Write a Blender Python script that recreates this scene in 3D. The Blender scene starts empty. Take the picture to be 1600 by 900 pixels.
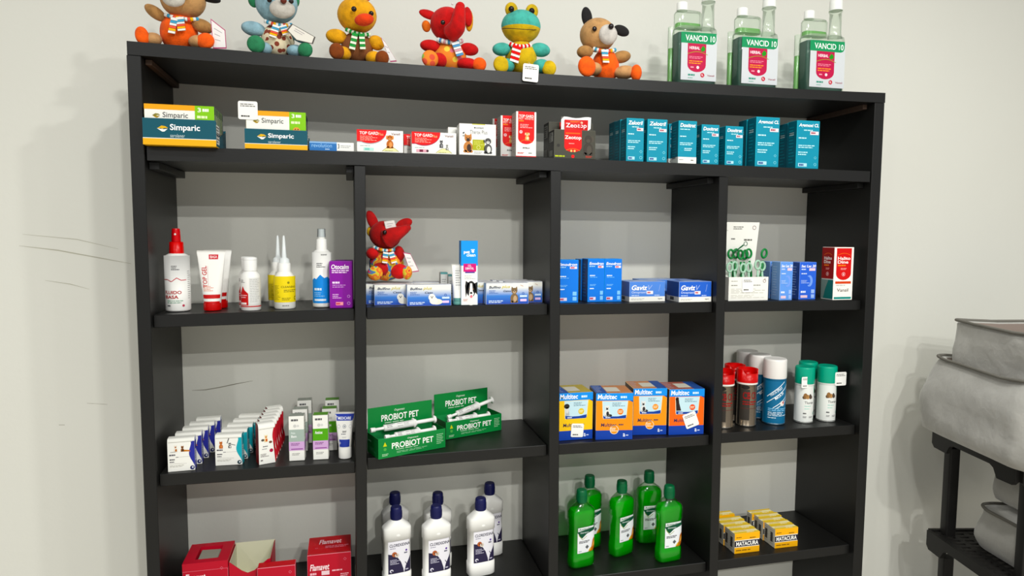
import bpy, bmesh, math, random
from mathutils import Vector, Matrix, noise
random.seed(7)
SC = bpy.context.scene
COL = SC.collection

# ------------------------------------------------------------------ camera
F_PX = 1053.166
CAM = Vector((0.47418, -1.69083, -0.39326))
YAW, PITCH, ROLL = 0.23773, -0.07893, 0.00601
_f = Vector((math.sin(YAW)*math.cos(PITCH), math.cos(YAW)*math.cos(PITCH), math.sin(PITCH)))
_r = Vector((math.cos(YAW), -math.sin(YAW), 0)); _u = _r.cross(_f)
_r, _u = math.cos(ROLL)*_r + math.sin(ROLL)*_u, -math.sin(ROLL)*_r + math.cos(ROLL)*_u
cam_data = bpy.data.cameras.new('camera'); cam = bpy.data.objects.new('camera', cam_data); COL.objects.link(cam)
cam_data.sensor_width = 36; cam_data.lens = F_PX/1600*36; cam_data.clip_start = .01
m = Matrix((_r, _u, -_f)).transposed().to_4x4(); m.translation = CAM
cam.matrix_world = m; SC.camera = cam

# ------------------------------------------------------------------ light
SC.view_settings.view_transform = 'Standard'; SC.view_settings.look = 'None'
SC.view_settings.exposure = 0; SC.view_settings.gamma = 1; SC.view_settings.use_curve_mapping = False
wd = bpy.data.worlds.new('world'); SC.world = wd; wd.use_nodes = True
wd.node_tree.nodes['Background'].inputs[0].default_value = (1, 1, .97, 1)
wd.node_tree.nodes['Background'].inputs[1].default_value = .42
CEIL = 1.16
def lamp(x, y, power, size=.11, col=(1, 1, .965), z=CEIL-.03, aim=None):
    l = bpy.data.lights.new('ceiling_lamp', 'AREA'); l.shape = 'DISK'; l.size = size; l.energy = power; l.color = col
    o = bpy.data.objects.new('ceiling_lamp', l); COL.objects.link(o); o.location = (x, y, z)
    if aim: o.rotation_euler = (Vector(aim)-Vector((x, y, z))).to_track_quat('-Z', 'Y').to_euler()
    return o
lamp(1.12, -3.17, 50); lamp(1.5, -4.2, 52); lamp(-1.45, -3.17, 24); lamp(-2.7, -3.17, 16)
lamp(3.1, -3.17, 20); lamp(.4, -4.2, 24)
lamp(.92, -1.48, 21); lamp(1.75, -1.48, 27); lamp(-.6, -1.48, 4)

# ------------------------------------------------------------------ helpers
def ray(x, y): return _f + (x-800)/F_PX*_r - (y-450)/F_PX*_u
def atY(x, y, Y): r = ray(x, y); return CAM + r*((Y-CAM.y)/r.y)
def atZ(x, y, Z): r = ray(x, y); return CAM + r*((Z-CAM.z)/r.z)
def pj(P): P = Vector(P)-CAM; z = P.dot(_f); return 800+F_PX*P.dot(_r)/z, 450-F_PX*P.dot(_u)/z

def lin(c): return c/12.92 if c <= .04045 else ((c+.055)/1.055)**2.4
def rgb(h): h = h.lstrip('#'); return tuple(lin(int(h[i:i+2], 16)/255) for i in (0, 2, 4))+(1,)
_M = {}
def rich(h):
    c = rgb(h)[:3]; L = .3*c[0]+.59*c[1]+.11*c[2]; o = ''
    for v in c:
        v = min(1, max(0, L+(v-L)*1.32)); v = v*12.92 if v <= .0031308 else 1.055*v**(1/2.4)-.055; o += '%02x' % int(round(v*255))
    return o
def mat(h, rough=.55, metal=0, kind=''):
    k = (h, rough, metal, kind)
    if k in _M: return _M[k]
    m = bpy.data.materials.new(f'surface_{h.strip("#")}_{kind}'); m.use_nodes = True
    nt = m.node_tree; p = nt.nodes['Principled BSDF']
    h = rich(h)
    p.inputs['Base Color'].default_value = rgb(h); p.inputs['Roughness'].default_value = rough; p.inputs['Specular IOR Level'].default_value = .28
    p.inputs['Metallic'].default_value = metal
    if kind == 'plush':
        p.inputs['Sheen Weight'].default_value = .08
        n = nt.nodes.new('ShaderNodeTexNoise'); n.inputs['Scale'].default_value = 420; n.inputs['Detail'].default_value = 3
        tc = nt.nodes.new('ShaderNodeTexCoord'); nt.links.new(tc.outputs['Object'], n.inputs['Vector'])
        n2 = nt.nodes.new('ShaderNodeTexNoise'); n2.inputs['Scale'].default_value = 55; nt.links.new(tc.outputs['Object'], n2.inputs['Vector'])
        mx = nt.nodes.new('ShaderNodeMix'); mx.data_type = 'RGBA'; mx.inputs[6].default_value = rgb(h)
        c = rgb(h); mx.inputs[7].default_value = (c[0]*.72, c[1]*.72, c[2]*.72, 1)
        rr = nt.nodes.new('ShaderNodeValToRGB'); rr.color_ramp.elements[0].position = .42; rr.color_ramp.elements[1].position = .68
        nt.links.new(n2.outputs[0], rr.inputs[0]); nt.links.new(rr.outputs[0], mx.inputs[0]); nt.links.new(mx.outputs[2], p.inputs['Base Color'])
        b = nt.nodes.new('ShaderNodeBump'); b.inputs['Strength'].default_value = .5; b.inputs['Distance'].default_value = .002
        nt.links.new(n.outputs[0], b.inputs['Height']); nt.links.new(b.outputs[0], p.inputs['Normal'])
    elif kind == 'film':
        p.inputs['Coat Weight'].default_value = .4; p.inputs['Coat Roughness'].default_value = .15
    elif kind == 'liquid' or kind == 'clear':
        pr0 = p
        out = nt.nodes['Material Output']; t = nt.nodes.new('ShaderNodeBsdfTransparent'); t.inputs[0].default_value = rgb(h)
        mx = nt.nodes.new('ShaderNodeMixShader'); mx.inputs[0].default_value = .42 if kind == 'liquid' else .06
        if kind == 'clear':
            lw = nt.nodes.new('ShaderNodeLayerWeight'); lw.inputs[0].default_value = .22; gz = nt.nodes.new('ShaderNodeBsdfGlossy'); gz.inputs['Roughness'].default_value = .08
            ad = nt.nodes.new('ShaderNodeMath'); ad.operation = 'MULTIPLY_ADD'; ad.inputs[1].default_value = .55; ad.inputs[2].default_value = .05
            nt.links.new(lw.outputs['Fresnel'], ad.inputs[0]); nt.links.new(ad.outputs[0], mx.inputs[0]); p = gz
        nt.links.new(t.outputs[0], mx.inputs[1]); nt.links.new(p.outputs[0], mx.inputs[2]); nt.links.new(mx.outputs[0], out.inputs[0])
        pr0.inputs['Roughness'].default_value = rough
    _M[k] = m; return m
def nodes_mat(name, base=(.5, .5, .5, 1), rough=.6):
    m = bpy.data.materials.new(name); m.use_nodes = True; nt = m.node_tree; p = nt.nodes['Principled BSDF']
    p.inputs['Base Color'].default_value = base; p.inputs['Roughness'].default_value = rough
    return m, nt, p

class B:
    """collects faces; build() links them as one mesh object"""
    def __init__(s): s.v = []; s.f = []; s.m = []; s.sm = []; s.mats = []
    def mi(s, m):
        if m not in s.mats: s.mats.append(m)
        return s.mats.index(m)
    def add(s, vs, fs, m, smooth=False):
        o = len(s.v); s.v += [tuple(v) for v in vs]; k = s.mi(m)
        for f in fs: s.f.append([i+o for i in f]); s.m.append(k); s.sm.append(smooth)
        return s
    def build(s, name, parent=None, loc=None, rz=0):
        me = bpy.data.meshes.new(name); me.from_pydata(s.v, [], s.f)
        for m in s.mats: me.materials.append(m)
        me.polygons.foreach_set('material_index', s.m); me.polygons.foreach_set('use_smooth', s.sm)
        q = bmesh.new(); q.from_mesh(me); bmesh.ops.recalc_face_normals(q, faces=q.faces); q.to_mesh(me); q.free(); me.update()
        o = bpy.data.objects.new(name, me); COL.objects.link(o)
        if parent: o.parent = parent
        if loc is not None: o.location = loc
        o.rotation_euler.z = rz
        return o
    def box(s, x0, y0, z0, x1, y1, z1, m, c=0.0, faces=None, edge=None, T=None):
        """chamfered box; faces = materials for front(-y), right, back, left, top, bottom"""
        faces = faces or [m]*6; edge = edge or m
        lo, hi = (x0, y0, z0), (x1, y1, z1)
        V = {}
        vs = []
        def vid(corner, ax):
            k = (corner, ax)
            if k not in V:
                p = [hi[i] if corner[i] else lo[i] for i in range(3)]
                for i in range(3):
                    if i != ax: p[i] += -c if corner[i] else c
                V[k] = len(vs); vs.append(T(Vector(p)) if T else p)
            return V[k]
        # face order
        defs = [(1, 0, 0), (0, 1, 1), (1, 1, 2), (0, 0, 3), (2, 1, 4), (2, 0, 5)]
        fl = []
        for ax, side, fi in defs:
            a, b_ = [i for i in range(3) if i != ax]
            q = []
            for (p, r) in ((0, 0), (1, 0), (1, 1), (0, 1)):
                cr = [0, 0, 0]; cr[ax] = side; cr[a] = p; cr[b_] = r; q.append(vid(tuple(cr), ax))
            n = 1 if side else -1
            if (ax == 1): n = -n
            if n < 0: q.reverse()
            fl.append((q, faces[fi]))
        if c > 0:
            for ax in range(3):
                a, b_ = [i for i in range(3) if i != ax]
                for p in (0, 1):
                    for r in (0, 1):
                        c0 = [0, 0, 0]; c0[a] = p; c0[b_] = r; c1 = list(c0); c1[ax] = 1
                        c0, c1 = tuple(c0), tuple(c1)
                        fl.append(([vid(c0, a), vid(c0, b_), vid(c1, b_), vid(c1, a)], edge))
            for i in range(8):
                cr = (i & 1, i >> 1 & 1, i >> 2 & 1); fl.append(([vid(cr, 0), vid(cr, 1), vid(cr, 2)], edge))
        o = len(s.v); s.v += [tuple(v) for v in vs]
        for q, mm in fl: s.f.append([i+o for i in q]); s.m.append(s.mi(mm)); s.sm.append(False)
        return s
    def loft(s, rings, m, seg=36, top=True, bottom=True, smooth=True, mats=None):
        vs = []; fs = []
        for R in rings:
            z, rx, ry, n = R[:4]; ox, oy = R[4:6] if len(R) > 5 else (0, 0)
            for k in range(seg):
                t = 2*math.pi*k/seg; c, q = math.cos(t), math.sin(t)
                vs.append((ox+rx*math.copysign(abs(c)**(2/n), c), oy+ry*math.copysign(abs(q)**(2/n), q), z))
        for j in range(len(rings)-1):
            for k in range(seg):
                fs.append((j*seg+k, j*seg+(k+1) % seg, (j+1)*seg+(k+1) % seg, (j+1)*seg+k))
        s.add(vs, fs, m, smooth)
        if bottom: s.add(vs[:seg], [tuple(range(seg))[::-1]], m)
        if top: s.add(vs[-seg:], [tuple(range(seg))], m)
        return s
    def ell(s, c, r, m, rot=None, nu=28, nv=18, fn=None):
        c = Vector(c); R = rot or Matrix.Identity(3); vs = []
        for j in range(nv+1):
            a = math.pi*j/nv
            for i in range(nu):
                t = 2*math.pi*i/nu; d = Vector((math.sin(a)*math.cos(t), math.sin(a)*math.sin(t), math.cos(a)))
                p = Vector((d.x*r[0], d.y*r[1], d.z*r[2]))
                if fn: p = fn(p, d)
                vs.append(c + R @ p)
        fs = [(j*nu+i, (j+1)*nu+i, (j+1)*nu+(i+1) % nu, j*nu+(i+1) % nu) for j in range(nv) for i in range(nu)]
        return s.add(vs, fs, m, True)
    def tube(s, pts, r, m, seg=10, closed=False, rad=None):
        pts = [Vector(p) for p in pts]; n = len(pts); vs = []; fs = []; up = None
        for i, p in enumerate(pts):
            t = ((pts[(i+1) % n]-pts[i-1]) if closed or 0 < i < n-1 else (pts[1]-pts[0] if i == 0 else pts[-1]-pts[-2])).normalized()
            if up is None: up = Vector((0, 0, 1)) if abs(t.z) < .9 else Vector((0, 1, 0))
            a = t.cross(up).normalized(); up = a.cross(t).normalized(); rr = rad[i] if rad else r
            for k in range(seg):
                q = 2*math.pi*k/seg; vs.append(p + (a*math.cos(q)+up*math.sin(q))*rr)
        for i in range(n if closed else n-1):
            for k in range(seg):
                j = (i+1) % n; fs.append((i*seg+k, i*seg+(k+1) % seg, j*seg+(k+1) % seg, j*seg+k))
        if not closed: fs += [tuple(range(seg))[::-1], tuple(range((n-1)*seg, n*seg))]
        return s.add(vs, fs, m, True)
    def prism(s, poly, z0, z1, m, T):
        """extrude 2-D outline between z0 and z1, T maps (x,y,z)"""
        n = len(poly); vs = [T(x, y, z0) for x, y in poly]+[T(x, y, z1) for x, y in poly]
        return s.add(vs, [tuple(range(n))[::-1], tuple(range(n, 2*n))]+[(i, (i+1) % n, n+(i+1) % n, n+i) for i in range(n)], m)

_T = {}
def glyphs(txt, bold, shear):
    k = (txt, bold, shear)
    if k not in _T:
        c = bpy.data.curves.new('t', 'FONT'); c.body = txt; c.offset = bold; c.shear = shear; c.resolution_u = 3
        o = bpy.data.objects.new('t', c); me = bpy.data.meshes.new_from_object(o)
        vs = [v.co.copy() for v in me.vertices]; fs = [tuple(p.vertices) for p in me.polygons]
        x0 = min(v.x for v in vs); x1 = max(v.x for v in vs); y0 = min(v.y for v in vs); y1 = max(v.y for v in vs)
        _T[k] = ([((v.x-x0)/(x1-x0), (v.y-y0)/(y1-y0)) for v in vs], fs)
        bpy.data.objects.remove(o); bpy.data.curves.remove(c); bpy.data.meshes.remove(me)
    return _T[k]
class Pr:
    """printing on a face. M(x,y,e) maps metres on the face to 3-D; u,v are 0..1"""
    def __init__(s, b, M, w, h, nseg=1): s.b, s.M, s.w, s.h, s.n = b, M, w, h, nseg
    def q(s, u, v, l): return s.M(u*s.w, v*s.h, .00012+.00013*l)
    def rect(s, u0, v0, u1, v1, c, l=1, rough=.5):
        n = max(1, int(round(s.n*(u1-u0)))) if s.n > 1 else 1; vs = []
        for i in range(n+1):
            u = u0+(u1-u0)*i/n; vs += [s.q(u, v0, l), s.q(u, v1, l)]
        s.b.add(vs, [(2*i, 2*i+2, 2*i+3, 2*i+1) for i in range(n)], mat(c, rough))
    def poly(s, pts, c, l=1):
        us = [u for u, v in pts]
        if s.n <= 1 or (max(us)-min(us))*s.n < 1.2: s.b.add([s.q(u, v, l) for u, v in pts], [tuple(range(len(pts)))], mat(c)); return
        q = bmesh.new(); q.faces.new([q.verts.new((u, v, 0)) for u, v in pts])
        for k in range(1, int(s.n*2)):
            u = k/(s.n*2)
            if min(us) < u < max(us): bmesh.ops.bisect_plane(q, geom=q.verts[:]+q.edges[:]+q.faces[:], plane_co=(u, 0, 0), plane_no=(1, 0, 0))
        q.verts.index_update()
        s.b.add([s.q(v.co.x, v.co.y, l) for v in q.verts], [tuple(v.index for v in f.verts) for f in q.faces], mat(c)); q.free()
    def disc(s, u, v, r, c, l=2, ry=None, n=18, a0=0, a1=360):
        """r in metres"""
        ry = ry or r
        pts = [(u+r*math.cos(math.radians(a0+(a1-a0)*k/n))/s.w, v+ry*math.sin(math.radians(a0+(a1-a0)*k/n))/s.h) for k in range(n+(a1-a0 < 360))]
        s.poly(pts, c, l)
    def ring(s, u, v, r, t, c, l=2, n=20):
        vs = []
        for k in range(n):
            a = 2*math.pi*k/n
            for q in (r, r-t): vs.append(s.q(u+q*math.cos(a)/s.w, v+q*math.sin(a)/s.h, l))
        s.b.add(vs, [(2*k, 2*((k+1) % n), 2*((k+1) % n)+1, 2*k+1) for k in range(n)], mat(c))
    def line(s, u0, v0, u1, v1, t, c, l=2):
        """t metres thick"""
        dx, dy = (u1-u0)*s.w, (v1-v0)*s.h; L = math.hypot(dx, dy) or 1; nx, ny = -dy/L*t/2/s.w, dx/L*t/2/s.h
        s.poly([(u0+nx, v0+ny), (u1+nx, v1+ny), (u1-nx, v1-ny), (u0-nx, v0-ny)], c, l)
    def text(s, t, u0, v0, u1, v1, c, l=3, bold=.012, shear=0, rot=0):
        P, F = glyphs(t, bold, shear)
        cu, cv = (u0+u1)/2, (v0+v1)/2; ca, sa = math.cos(math.radians(rot)), math.sin(math.radians(rot)); vs = []
        for x, y in P:
            X, Y = (x-.5)*(u1-u0)*s.w, (y-.5)*(v1-v0)*s.h
            vs.append(s.q(cu+(X*ca-Y*sa)/s.w, cv+(X*sa+Y*ca)/s.h, l))
        s.b.add(vs, F, mat(c))
    def small(s, u0, v0, u1, v1, n, c, l=2, dens=.55, seed=0):
        """rows of print too small to read: word-sized strokes"""
        R = random.Random(seed+n); dv = (v1-v0)/n
        for i in range(n):
            y = v1-dv*(i+.5); u = u0; end = u0+(u1-u0)*R.uniform(.6, 1)
            while u < end:
                w = (u1-u0)*R.uniform(.08, .26); w = min(w, end-u)
                s.rect(u, y-dv*dens/2, u+w, y+dv*dens/2, c, l); u += w+(u1-u0)*.035
    def pet(s, u, v, k, c1, c2, l=2, eyes=True, ears='down'):
        """sitting pet, k = height in metres, (u,v) feet centre"""
        w, h = s.w, s.h
        def D(x, y, rx, ry, c, L): s.disc(u+x*k/w, v+y*k/h, rx*k, c, L, ry*k)
        D(0, .28, .25, .3, c1, l); D(-.16, .06, .1, .07, c1, l); D(.16, .06, .1, .07, c1, l); D(.05, .25, .12, .2, c2, l+1)
        if ears == 'down': D(-.2, .76, .08, .15, c2, l); D(.2, .76, .08, .15, c2, l)
        else:
            s.poly([(u-.2*k/w, v+.75*k/h), (u-.17*k/w, v+1.02*k/h), (u-.03*k/w, v+.88*k/h)], c1, l)
            s.poly([(u+.2*k/w, v+.75*k/h), (u+.17*k/w, v+1.02*k/h), (u+.03*k/w, v+.88*k/h)], c1, l)
        D(0, .74, .19, .19, c1, l+1); D(0, .67, .1, .09, c2, l+2)
        if eyes:
            for q in (-.08, .08): D(q, .78, .028, .028, '1a1512', l+3)
            D(0, .7, .035, .028, '1a1512', l+3)

def front(b, w, d, h): return Pr(b, lambda x, y, e: (x-w/2, -e, y), w, h)
def right(b, w, d, h): return Pr(b, lambda x, y, e: (w/2+e, x, y), d, h)
def left(b, w, d, h): return Pr(b, lambda x, y, e: (-w/2-e, d-x, y), d, h)
def topf(b, w, d, h): return Pr(b, lambda x, y, e: (x-w/2, y, h+e), w, d)
def cyl(b, r, z0, z1, a0=-90, a1=90, nseg=24):
    """printing round a cylinder between angles"""
    A0, A1 = math.radians(a0), math.radians(a1); W = (A1-A0)*r
    def M(x, y, e):
        a = A0+x/r; return ((r+e)*math.sin(a), -(r+e)*math.cos(a), z0+y)
    return Pr(b, M, W, z1-z0, nseg)
def oval(b, rx, ry, n, x0, x1, z0, z1, nseg=12):
    def M(x, y, e):
        X = x0+x; return (X, -ry*max(0, 1-abs(X/rx)**n)**(1/n)-e, z0+y)
    return Pr(b, M, x1-x0, z1-z0, nseg)

def tag(o, label, cat, group=None, kind=None):
    if label: o['label'] = label
    if cat: o['category'] = cat
    if group: o['group'] = group
    if kind: o['kind'] = kind
    return o
def empty(name, loc, rz=0, label=None, cat=None, group=None):
    o = bpy.data.objects.new(name, None); COL.objects.link(o); o.location = loc; o.rotation_euler.z = rz; o.empty_display_size = .02
    return tag(o, label, cat, group)
def dup(o, loc, label, rz=None, group=None):
    def cp(x, par):
        c = x.copy(); COL.objects.link(c)
        if par: c.parent = par
        for ch in list(x.children): cp(ch, c)
        return c
    c = cp(o, None); c.location = loc
    if rz is not None: c.rotation_euler.z = rz
    c['label'] = label
    if group: c['group'] = group
    return c

def s1z(x):
    P = [(0, -.2), (.03, -.2), (.45, -.1955), (.882, -.194), (1.4, -.197), (1.96, -.202), (2.1, -.202)]
    for a, b in zip(P, P[1:]):
        if a[0] <= x <= b[0]: return a[1]+(b[1]-a[1])*(x-a[0])/(b[0]-a[0])
def topz(x):
    P = [(-.1, .030), (0, .030), (.4, .021), (.897, .0165), (1.34, .018), (1.82, .021), (2, .025), (2.2, .025)]
    for a, b in zip(P, P[1:]):
        if a[0] <= x <= b[0]: return a[1]+(b[1]-a[1])*(x-a[0])/(b[0]-a[0])
S2 = [(-.585, -.579), (-.5765, -.576), (-.5775, -.580), (-.579, -.583)]
S3 = [(-.965, -.9675), (-.9615, -.9595), (-.9595, -.964), (-.961, -.964)]
S4 = [(-1.342, -1.342), (-1.342, -1.342), (-1.3445, -1.3425), (-1.342, -1.3405)]
BX = [(.029, .4805), (.513, .988), (1.018, 1.474), (1.506, 1.966)]
def sz(row, x):
    if row == 1: return s1z(x)
    if row == 0: return topz(x)
    T = {2: S2, 3: S3, 4: S4}[row]
    for (a, b), (za, zb) in zip(BX, T):
        if x < b+.015: return za+(zb-za)*min(1, max(0, (x-a)/(b-a)))
    return T[3][1]
def szm(row, x, r): return max(sz(row, x-r), sz(row, x), sz(row, x+r))
def base(x, y, row):
    z = {2: -.58, 3: -.963, 4: -1.342}[row]
    for _ in range(3): z = sz(row, atZ(x, y, z).x)
    return atZ(x, y, z)
def fbox(row, xl, xr, yt, yb=None, yr=None, Y=None, yaw=0, w=None):
    """where the front face of a carton stands: its foot, width, height and turn"""
    if Y is None: L = base(xl, yb, row)
    else:
        L = atY(xl, yb if yb else yt+30, Y); L.z = sz(row, L.x)
        if not yb: L = atY(xl, (yt+pj(L)[1])/2, Y); L.z = sz(row, L.x)
    if yr:
        R_ = base(xr, yr, row); yaw = math.atan2(R_.y-L.y, R_.x-L.x); w = w or (R_-L).to_2d().length
    elif w is None:
        r = ray(xr, (yt+pj(L)[1])/2); d = Vector((math.cos(yaw), math.sin(yaw)))
        # CAM + t r = L + w d
        det = r.x*(-d.y)+d.x*r.y; bx, by = L.x-CAM.x, L.y-CAM.y
        t = (bx*(-d.y)+d.x*by)/det; w = (r.x*by-r.y*bx)/det
    h = atY(xl, yt, L.y).z-L.z
    c = L+Vector((math.cos(yaw), math.sin(yaw), 0))*w/2; c.z = szm(row, c.x, w/2)+.0006
    return c, w, h, yaw

# ------------------------------------------------------------------ room
D = .2853
wm, nt, p = nodes_mat('painted_plaster', rgb('e3e2d5'), .62)
tc = nt.nodes.new('ShaderNodeTexCoord'); n1 = nt.nodes.new('ShaderNodeTexNoise'); n1.inputs['Scale'].default_value = 60; n1.inputs['Detail'].default_value = 6
n2 = nt.nodes.new('ShaderNodeTexNoise'); n2.inputs['Scale'].default_value = 1.7; n2.inputs['Detail'].default_value = 3
for n_ in (n1, n2): nt.links.new(tc.outputs['Object'], n_.inputs['Vector'])
bm_ = nt.nodes.new('ShaderNodeBump'); bm_.inputs['Strength'].default_value = .22; bm_.inputs['Distance'].default_value = .002
nt.links.new(n1.outputs[0], bm_.inputs['Height']); nt.links.new(bm_.outputs[0], p.inputs['Normal'])
mx = nt.nodes.new('ShaderNodeMix'); mx.data_type = 'RGBA'; mx.inputs[6].default_value = rgb('e6e6dd'); mx.inputs[7].default_value = rgb('e0dfd5')
nt.links.new(n2.outputs[0], mx.inputs[0]); nt.links.new(mx.outputs[2], p.inputs['Base Color'])
b = B(); b.box(-3.2, D, -1.9, 5.2, D+.12, CEIL, wm)
scr = mat('8d8a7d', .8)
def mark(pts, t, m):
    vs = []
    for i, (x, y) in enumerate(pts):
        P = atY(x, y, D-.0004); q = t*(1 if 0 < i < len(pts)-1 else .3)
        vs += [P+Vector((0, 0, q)), P-Vector((0, 0, q))]
    b.add(vs, [(2*i, 2*i+2, 2*i+3, 2*i+1) for i in range(len(pts)-1)], m)
mark([(300, 610), (322, 609), (345, 605), (368, 600), (395, 595)], .0011, scr)
faint = mat('b9b7aa', .8); mark([(30, 384), (90, 391), (150, 402), (205, 412)], .0014, faint); mark([(136, 630), (168, 632)], .0009, scr)
mark([(92, 664), (101, 664)], .0016, scr); mark([(35, 366), (120, 374), (185, 389)], .0009, faint); mark([(70, 438), (110, 444), (140, 452)], .0009, faint)
b.build('wall_back')['kind'] = 'structure'
fm, nt, p = nodes_mat('floor_tile', rgb('b9b3a6'), .35)
br = nt.nodes.new('ShaderNodeTexBrick'); br.offset = 0; br.inputs['Scale'].default_value = 1; br.inputs['Color1'].default_value = rgb('bdb7aa'); br.inputs['Color2'].default_value = rgb('b5afa2'); br.inputs['Mortar'].default_value = rgb('8c877c')
br.inputs['Brick Width'].default_value = .6; br.inputs['Row Height'].default_value = .6; br.inputs['Mortar Size'].default_value = .004
tc = nt.nodes.new('ShaderNodeTexCoord'); nt.links.new(tc.outputs['Object'], br.inputs['Vector']); nt.links.new(br.outputs['Color'], p.inputs['Base Color'])
b = B(); b.box(-3.2, -5.2, -2.0, 5.2, D+.12, -1.9, fm); b.build('floor')['kind'] = 'structure'

# ------------------------------------------------------------------ shelving unit
lm, nt, p = nodes_mat('black_laminate', rgb('2b2a27'), .42); p.inputs['Specular IOR Level'].default_value = .42
tc = nt.nodes.new('ShaderNodeTexCoord'); mp = nt.nodes.new('ShaderNodeMapping'); mp.inputs['Scale'].default_value = (6, 60, 60)
ns = nt.nodes.new('ShaderNodeTexNoise'); ns.inputs['Scale'].default_value = 9; ns.inputs['Detail'].default_value = 5
nt.links.new(tc.outputs['Object'], mp.inputs[0]); nt.links.new(mp.outputs[0], ns.inputs['Vector'])
mx = nt.nodes.new('ShaderNodeMix'); mx.data_type = 'RGBA'; mx.inputs[6].default_value = rgb('0b0b0a'); mx.inputs[7].default_value = rgb('111110')
nt.links.new(ns.outputs[0], mx.inputs[0]); nt.links.new(mx.outputs[2], p.inputs['Base Color'])
bp_ = nt.nodes.new('ShaderNodeBump'); bp_.inputs['Strength'].default_value = .15; bp_.inputs['Distance'].default_value = .0008
nt.links.new(ns.outputs[0], bp_.inputs['Height']); nt.links.new(bp_.outputs[0], p.inputs['Normal'])
cleat_m = mat('4a3d36', .7)
U = empty('shelving_unit', (0, 0, -1.9), 0, 'wide black shelving unit standing against the white wall, full of pet products', 'shelving unit')
ZO = Vector((0, 0, 1.9))
def hexa(name, P, m=lm, parent=U, off=ZO, c=.0012):
    """board from 8 corners: front-bottom-left, fbr, ftr, ftl, then the back four; edges eased"""
    P = [Vector(q)+off for q in P]
    def T(v):
        x, y, z = v
        a = P[0].lerp(P[1], x); b_ = P[3].lerp(P[2], x); f = a.lerp(b_, z)
        a = P[4].lerp(P[5], x); b_ = P[7].lerp(P[6], x); g = a.lerp(b_, z)
        return f.lerp(g, y)
    L = [(P[1]-P[0]).length, (P[4]-P[0]).length, (P[3]-P[0]).length]
    bb = B(); vs = []; V = {}
    cc = [c/l for l in L]
    def vid(cr, ax):
        if (cr, ax) not in V:
            q = [float(cr[i]) for i in range(3)]
            for i in range(3):
                if i != ax: q[i] += -cc[i] if cr[i] else cc[i]
            V[(cr, ax)] = len(vs); vs.append(T(q))
        return V[(cr, ax)]
    fl = []
    for ax in range(3):
        a, e = [i for i in range(3) if i != ax]
        for side in (0, 1):
            q = []
            for (s_, t_) in ((0, 0), (1, 0), (1, 1), (0, 1)):
                cr = [0, 0, 0]; cr[ax] = side; cr[a] = s_; cr[e] = t_; q.append(vid(tuple(cr), ax))
            n = 1 if side else -1
            if ax == 1: n = -n
            fl.append(q if n > 0 else q[::-1])
        for s_ in (0, 1):
            for t_ in (0, 1):
                c0 = [0, 0, 0]; c0[a] = s_; c0[e] = t_; c1 = list(c0); c1[ax] = 1
                fl.append([vid(tuple(c0), a), vid(tuple(c0), e), vid(tuple(c1), e), vid(tuple(c1), a)])
    for i in range(8):
        cr = (i & 1, i >> 1 & 1, i >> 2 & 1); fl.append([vid(cr, 0), vid(cr, 1), vid(cr, 2)])
    bb.add(vs, fl, m); return bb.build(name, parent)
def boardx(name, xs, zt, zb, y0, y1):
    bb = B(); vs = []
    for x in xs: vs += [Vector((x, y0, zb(x)))+ZO, Vector((x, y0, zt(x)))+ZO, Vector((x, y1, zt(x)))+ZO, Vector((x, y1, zb(x)))+ZO]
    n = len(xs); fs = [(4*i+k, 4*(i+1)+k, 4*(i+1)+(k+1) % 4, 4*i+(k+1) % 4) for i in range(n-1) for k in range(4)]
    fs += [(0, 1, 2, 3), (4*n-1, 4*n-2, 4*n-3, 4*n-4)]
    bb.add(vs, fs, lm); return bb.build(name, U)
def lerpP(P, x):
    for a, c in zip(P, P[1:]):
        if a[0] <= x <= c[0]: return a[1]+(c[1]-a[1])*(x-a[0])/(c[0]-a[0])
xs = [0, .1, .2, .3, .4, .55, .7, .85, 1, 1.15, 1.3, 1.45, 1.6, 1.75, 1.88, 2.0]
TB = [(0, .0005), (.4, -.007), (.78, -.0122), (.9, -.012), (1.34, -.010), (1.7, -.0065), (2, -.0035)]
boardx('top_board', [x if x else .0015 for x in xs], topz, lambda x: lerpP(TB, x), 0, D-.001)
xs1 = [.034, .15, .3, .45, .6, .75, .882, 1.05, 1.2, 1.4, 1.55, 1.7, 1.85, 1.962]
SB = [(0, -.231), (.45, -.2275), (.882, -.226), (1.4, -.2285), (1.96, -.233), (2, -.233)]
boardx('shelf', xs1, s1z, lambda x: lerpP(SB, x), .002, D-.001)
def upright(name, x0t, x1t, zt, x0b, x1b, ztr=None):
    zb = -1.9; ztr = ztr or zt
    hexa(name, [(x0b, 0, zb), (x1b, 0, zb), (x1t, 0, ztr), (x0t, 0, zt), (x0b, D-.001, zb), (x1b, D-.001, zb), (x1t, D-.001, ztr), (x0t, D-.001, zt)])
upright('upright', 0, .029, .0, .003, .031, -.0005)
upright('upright', 1.966, 1.999, -.0045, 1.967, 2.0005, -.004)
upright('divider', .4895, .5165, -.229, .478, .5055)
upright('divider', .985, 1.0135, -.2275, .9935, 1.0215)
upright('divider', 1.471, 1.4985, -.2305, 1.480, 1.5075)
def xr_at(d, z, side):
    T = {0: ((.029, .031), (.4895, .478)), 1: ((.5165, .5055), (.985, .9935)), 2: ((1.0135, 1.0215), (1.471, 1.480)), 3: ((1.4985, 1.5075), (1.966, 1.967))}[d][side]
    t = (-.23-z)/1.67; return T[0]+(T[1]-T[0])*t
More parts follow.
